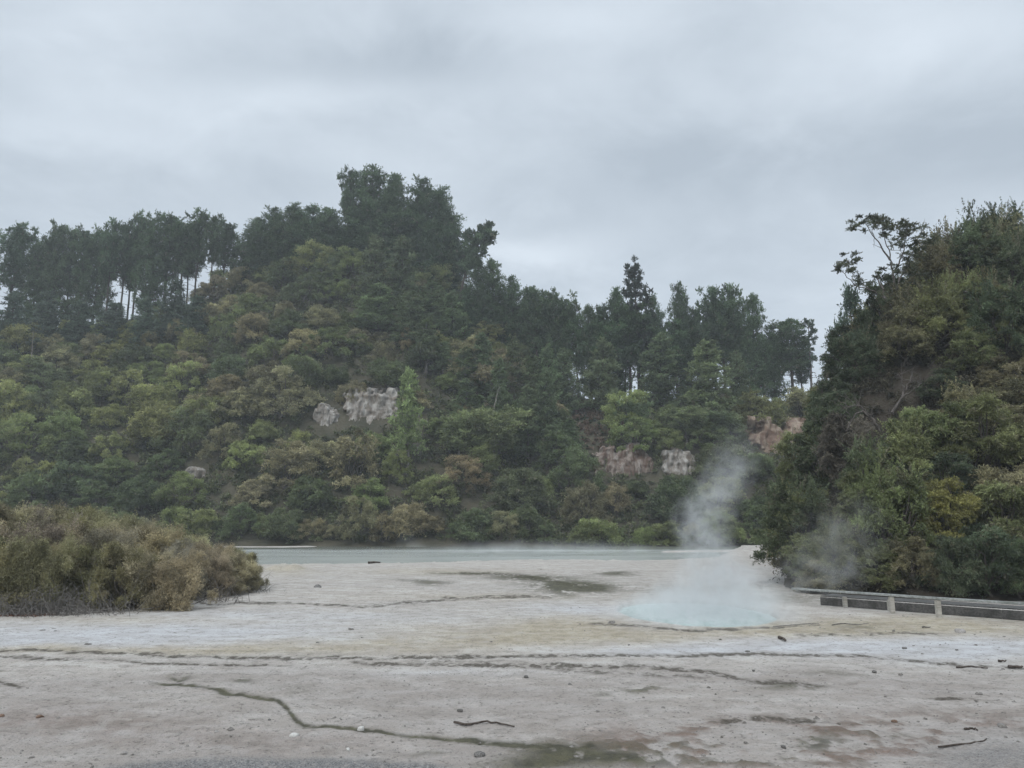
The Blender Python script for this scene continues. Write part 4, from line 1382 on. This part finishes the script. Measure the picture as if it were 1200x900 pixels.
# ------------------------------------------------------------------ steam and haze
def lump_tube(name, spine, label, dens, scale, thr, mat_aniso=0.3):
    """closed lumpy volume hull round a spine of (x, y, z, rx, ry); density fades towards the hull through the noise"""
    sp_ = np.array(spine, float)
    t = np.linspace(0, 1, len(sp_))
    tt = np.linspace(0, 1, 40)
    q = np.stack([np.interp(tt, t, sp_[:, k]) for k in range(5)], 1)
    for _ in range(2):
        q[1:-1] = (q[:-2] + 2 * q[1:-1] + q[2:]) / 4
    s = 28
    an = np.arange(s) / s * 2 * math.pi
    V = []
    for i in range(40):
        lum = 1 + 0.35 * (fbm(np.cos(an) * 1.3 + i * 0.17, np.sin(an) * 1.3 + 20, 3) - 0.5) * 2
        V += [(q[i, 0] + math.cos(a) * q[i, 3] * l_, q[i, 1] + math.sin(a) * q[i, 4] * l_, q[i, 2]) for a, l_ in zip(an, lum)]
    V = np.array(V)
    Fq = [(i * s + j, i * s + (j + 1) % s, (i + 1) * s + (j + 1) % s, (i + 1) * s + j) for i in range(39) for j in range(s)]
    bm = bmesh.new()
    bv = [bm.verts.new(v) for v in V]
    for f in Fq:
        bm.faces.new([bv[i] for i in f])
    bm.faces.new(bv[:s][::-1])
    bm.faces.new(bv[-s:])
    me = bpy.data.meshes.new(name)
    bm.to_mesh(me)
    bm.free()
    m, nt, n, l = new_mat(name)
    b = NB(nt)
    pos = b.pos()
    sx = n.new('ShaderNodeSeparateXYZ')
    l.new(pos, sx.inputs[0])

    def curve(vals):
        """value as a function of height along the plume"""
        zn = b.math('DIVIDE', b.math('SUBTRACT', sx.outputs[2], float(q[0, 2])), float(q[-1, 2] - q[0, 2]), clamp=True)
        c = n.new('ShaderNodeFloatCurve')
        lo, hi = float(min(vals)) - 1e-3, float(max(vals)) + 1e-3
        cm = c.mapping.curves[0]
        zs = (q[:, 2] - q[0, 2]) / (q[-1, 2] - q[0, 2])
        idx = list(range(0, 40, 3)) + [39]
        ptsc = [(float(zs[i]), (float(vals[i]) - lo) / (hi - lo)) for i in idx]
        cm.points[0].location, cm.points[1].location = ptsc[0], ptsc[-1]
        for p in ptsc[1:-1]:
            cm.points.new(*p)
        c.mapping.update()
        l.new(zn, c.inputs['Value'])
        return b.math('MULTIPLY_ADD', c.outputs[0], hi - lo, lo)

    dx = b.math('DIVIDE', b.math('SUBTRACT', sx.outputs[0], curve(q[:, 0])), curve(q[:, 3]))
    dy = b.math('DIVIDE', b.math('SUBTRACT', sx.outputs[1], curve(q[:, 1])), curve(q[:, 4]))
    r2 = b.math('ADD', b.math('MULTIPLY', dx, dx), b.math('MULTIPLY', dy, dy))
    fall = b.math('POWER', b.math('SUBTRACT', 1.0, b.math('MULTIPLY', r2, 1.25), clamp=True), 1.4)
    nz = b.noise(pos, scale, 4, 0.6, 0.6)
    nz = b.ramp(nz, thr, thr + 0.42)
    amp = np.interp(np.linspace(0, 1, 40), np.linspace(0, 1, len(dens)), dens)
    d = b.math('MULTIPLY', b.math('MULTIPLY', fall, nz), curve(amp))
    pv = n.new('ShaderNodeVolumePrincipled')
    pv.inputs['Color'].default_value = (0.97, 0.98, 0.98, 1)
    pv.inputs['Anisotropy'].default_value = mat_aniso
    l.new(d, pv.inputs['Density'])
    o = n.new('ShaderNodeOutputMaterial')
    l.new(pv.outputs[0], o.inputs['Volume'])
    me.materials.append(m)
    ob = link('steam', me)
    tag(ob, label, 'steam', None, 'stuff')
    return ob


def sp_pts(rows):
    """(px, py, D, half width px, half depth m)"""
    out = []
    for px, py, Dd, hw, hd in rows:
        p = at(px, py, Dd)
        out.append((p[0], p[1], max(p[2], 0.02), hw * Dd / F, hd))
    return out


lump_tube('pool_steam', sp_pts([(820, 728, 29.0, 140, 4.9), (824, 714, 29.2, 132, 4.4), (838, 694, 29.5, 104, 3.1), (842, 674, 29.8, 72, 2.0), (830, 650, 30, 46, 1.4), (826, 630, 30, 40, 1.2),
                                (822, 610, 30, 50, 1.3), (832, 590, 30, 52, 1.3), (846, 570, 30, 48, 1.2), (854, 552, 30, 44, 1.1), (861, 534, 30, 40, 1.0), (866, 514, 30, 36, 0.8), (872, 490, 30, 30, .6)]),
          'white steam column rising and curling from the turquoise pool', [1.9, 1.5, 1.1, 1.0, 1.05, 1.0, 0.82, 0.75, 0.68, 0.6, 0.38, 0.14, 0.0], 1.9, 0.30)
lump_tube('drift_steam', sp_pts([(950, 696, 33.5, 62, 1.0), (955, 680, 33.5, 80, 1.2), (965, 660, 33.6, 80, 1.2), (980, 640, 33.8, 80, 1.2), (985, 620, 34, 76, 1.1), (985, 600, 34, 66, 1.0), (985, 580, 34, 46, .8), (975, 560, 34, 20, .4)]),
          'thin grey steam drifting across the foot of the near spur', [0.5, 0.5, 0.4, 0.32, 0.25, 0.16, 0.08, 0.0], 0.9, 0.34)
lump_tube('lake_steam', sp_pts([(640, 647, 80, 190, 7), (640, 643, 80, 200, 7), (640, 638, 80, 170, 6), (640, 630, 80, 90, 3)]), 'faint steam layer low over the far turquoise lake', [0.13, 0.11, 0.06, 0.0], 0.35, 0.30)
lump_tube('wisp_steam', sp_pts([(480, 641, 92, 30, 2), (478, 630, 92, 16, 1.2), (476, 618, 92, 8, .8)]), 'slight wisp of steam over the left part of the lake', [0.10, 0.06, 0.0], 0.5, 0.3)

# air
bm = bmesh.new()
bmesh.ops.create_cube(bm, size=1)
me = bpy.data.meshes.new('haze')
bm.to_mesh(me)
bm.free()
m, nt, nn, l = new_mat('haze')
pv = nn.new('ShaderNodeVolumePrincipled')
pv.inputs['Color'].default_value = (0.92, 0.965, 1.0, 1)
pv.inputs['Density'].default_value = 0.0005
pv.inputs['Anisotropy'].default_value = 0.2
o = nn.new('ShaderNodeOutputMaterial')
l.new(pv.outputs[0], o.inputs['Volume'])
me.materials.append(m)
hz = link('haze', me)
hz.scale = (5200, 5200, 86)
hz.location = (0, 0, 86 / 2 - 2.6)
tag(hz, kind='stuff')

# ------------------------------------------------------------------ sky
SUN_EL, SUN_ROT = R(48), R(205)
w = bpy.data.worlds.new('World')
scene.world = w
w.use_nodes = True
nt = w.node_tree
nt.nodes.clear()
b = NB(nt)
n = nt.nodes
sky = n.new('ShaderNodeTexSky')
sky.sky_type = 'NISHITA'
sky.sun_disc = False
sky.sun_elevation, sky.sun_rotation = SUN_EL, SUN_ROT
tc = n.new('ShaderNodeTexCoord').outputs['Generated']
sx = n.new('ShaderNodeSeparateXYZ')
nt.links.new(tc, sx.inputs[0])
zc = b.math('MAXIMUM', sx.outputs[2], 0.0)
den = b.math('ADD', zc, 0.16)
cmb = n.new('ShaderNodeCombineXYZ')
nt.links.new(b.math('DIVIDE', sx.outputs[0], den), cmb.inputs[0])
nt.links.new(b.math('DIVIDE', sx.outputs[1], den), cmb.inputs[1])
cl_uv = cmb.outputs[0]
n1 = b.noise(b.scalevec(cl_uv, (1.0, 1.05, 1)), 0.95, 6, 0.55, 0.4)
n2 = b.noise(b.scalevec(cl_uv, (1.0, 1.0, 1)), 2.6, 5, 0.6, 0.3)
# large cloud banks, placed by azimuth and elevation with noisy outlines
yy = b.math('MAXIMUM', sx.outputs[1], 0.05)
az = b.math('ADD', b.math('DIVIDE', sx.outputs[0], yy), b.math('MULTIPLY', b.math('SUBTRACT', n1, 0.5), 0.5))
el = b.math('ADD', b.math('DIVIDE', sx.outputs[2], yy), b.math('MULTIPLY', b.math('SUBTRACT', n2, 0.5), 0.14))
acc = None
for px, py, rx, ry, s in ((470, 70, 230, 42, -0.30), (620, 150, 120, 45, -0.12), (800, 205, 200, 60, -0.32), (1080, 170, 160, 50, -0.18), (330, 112, 200, 24, 0.26), (60, 160, 120, 30, 0.25),
                          (610, 300, 90, 26, 0.40), (150, 215, 220, 30, -0.06), (1100, 30, 160, 50, 0.25), (1100, 250, 160, 26, 0.18), (700, 20, 140, 30, 0.12), (640, 262, 90, 16, -0.16), (120, 20, 140, 40, 0.18)):
    r = ray(px, py)
    a0, e0_ = r[0] / r[1], r[2] / r[1]
    u = b.math('DIVIDE', b.math('SUBTRACT', az, a0), rx / F)
    v = b.math('DIVIDE', b.math('SUBTRACT', el, e0_), ry / F * 1.1)
    g = b.math('MULTIPLY', b.math('EXPONENT', b.math('MULTIPLY', b.math('ADD', b.math('MULTIPLY', u, u), b.math('MULTIPLY', v, v)), -1.0)), s * 1.25)
    acc = g if acc is None else b.math('ADD', acc, g)
mixv = b.math('ADD', b.math('ADD', b.math('MULTIPLY', b.math('SUBTRACT', n1, 0.5), 1.6), b.math('MULTIPLY', b.math('SUBTRACT', n2, 0.5), 1.1)), b.math('ADD', acc, 0.5), clamp=True)
cloud = b.mix(mixv, (4.28, 4.92, 5.62), (6.85, 7.58, 8.35))
# an overcast sky is brighter overhead
zen = b.math('MULTIPLY_ADD', b.ramp(sx.outputs[2], 0.60, 0.95), 2.8, 1.0)
cloud = b.mix(1.0, cloud, zen, 'MULTIPLY')
full = b.mix(0.95, sky.outputs[0], cloud)
bg = n.new('ShaderNodeBackground')
nt.links.new(full, bg.inputs['Color'])
bg.inputs['Strength'].default_value = 0.10
wo = n.new('ShaderNodeOutputWorld')
nt.links.new(bg.outputs[0], wo.inputs['Surface'])

sun = bpy.data.lights.new('sun', 'SUN')
sun.energy = 1.5
sun.angle = R(18)
sun.color = (1.0, 0.97, 0.93)
so = link('sun', sun)
# sun direction: rotation measured as the Sky Texture does (clockwise from +Y)
sd = np.array((math.sin(SUN_ROT) * math.cos(SUN_EL), math.cos(SUN_ROT) * math.cos(SUN_EL), math.sin(SUN_EL)))
from mathutils import Vector
so.rotation_euler = Vector(sd).to_track_quat('Z', 'Y').to_euler()
so.location = tuple(sd * 300)

# ------------------------------------------------------------------ camera and render settings
cam = bpy.data.cameras.new('camera')
cam.sensor_width = 36
cam.lens = F / 1200 * 36
cam.clip_start, cam.clip_end = 0.1, 6000
co = link('camera', cam)
co.location = (0, 0, EYE)
co.rotation_euler = (R(90) + PITCH, 0, 0)
scene.camera = co
vs = scene.view_settings
vs.view_transform, vs.look, vs.gamma, vs.exposure = 'Standard', 'None', 1.0, 0.15
vs.use_curve_mapping = False
cy = scene.cycles
cy.use_denoising = True
cy.max_bounces, cy.diffuse_bounces, cy.glossy_bounces, cy.transmission_bounces, cy.volume_bounces = 5, 3, 2, 3, 1
cy.volume_step_rate = 1.0
cy.volume_max_steps = 256
cy.use_adaptive_sampling = True
cy.filter_width = 1.5
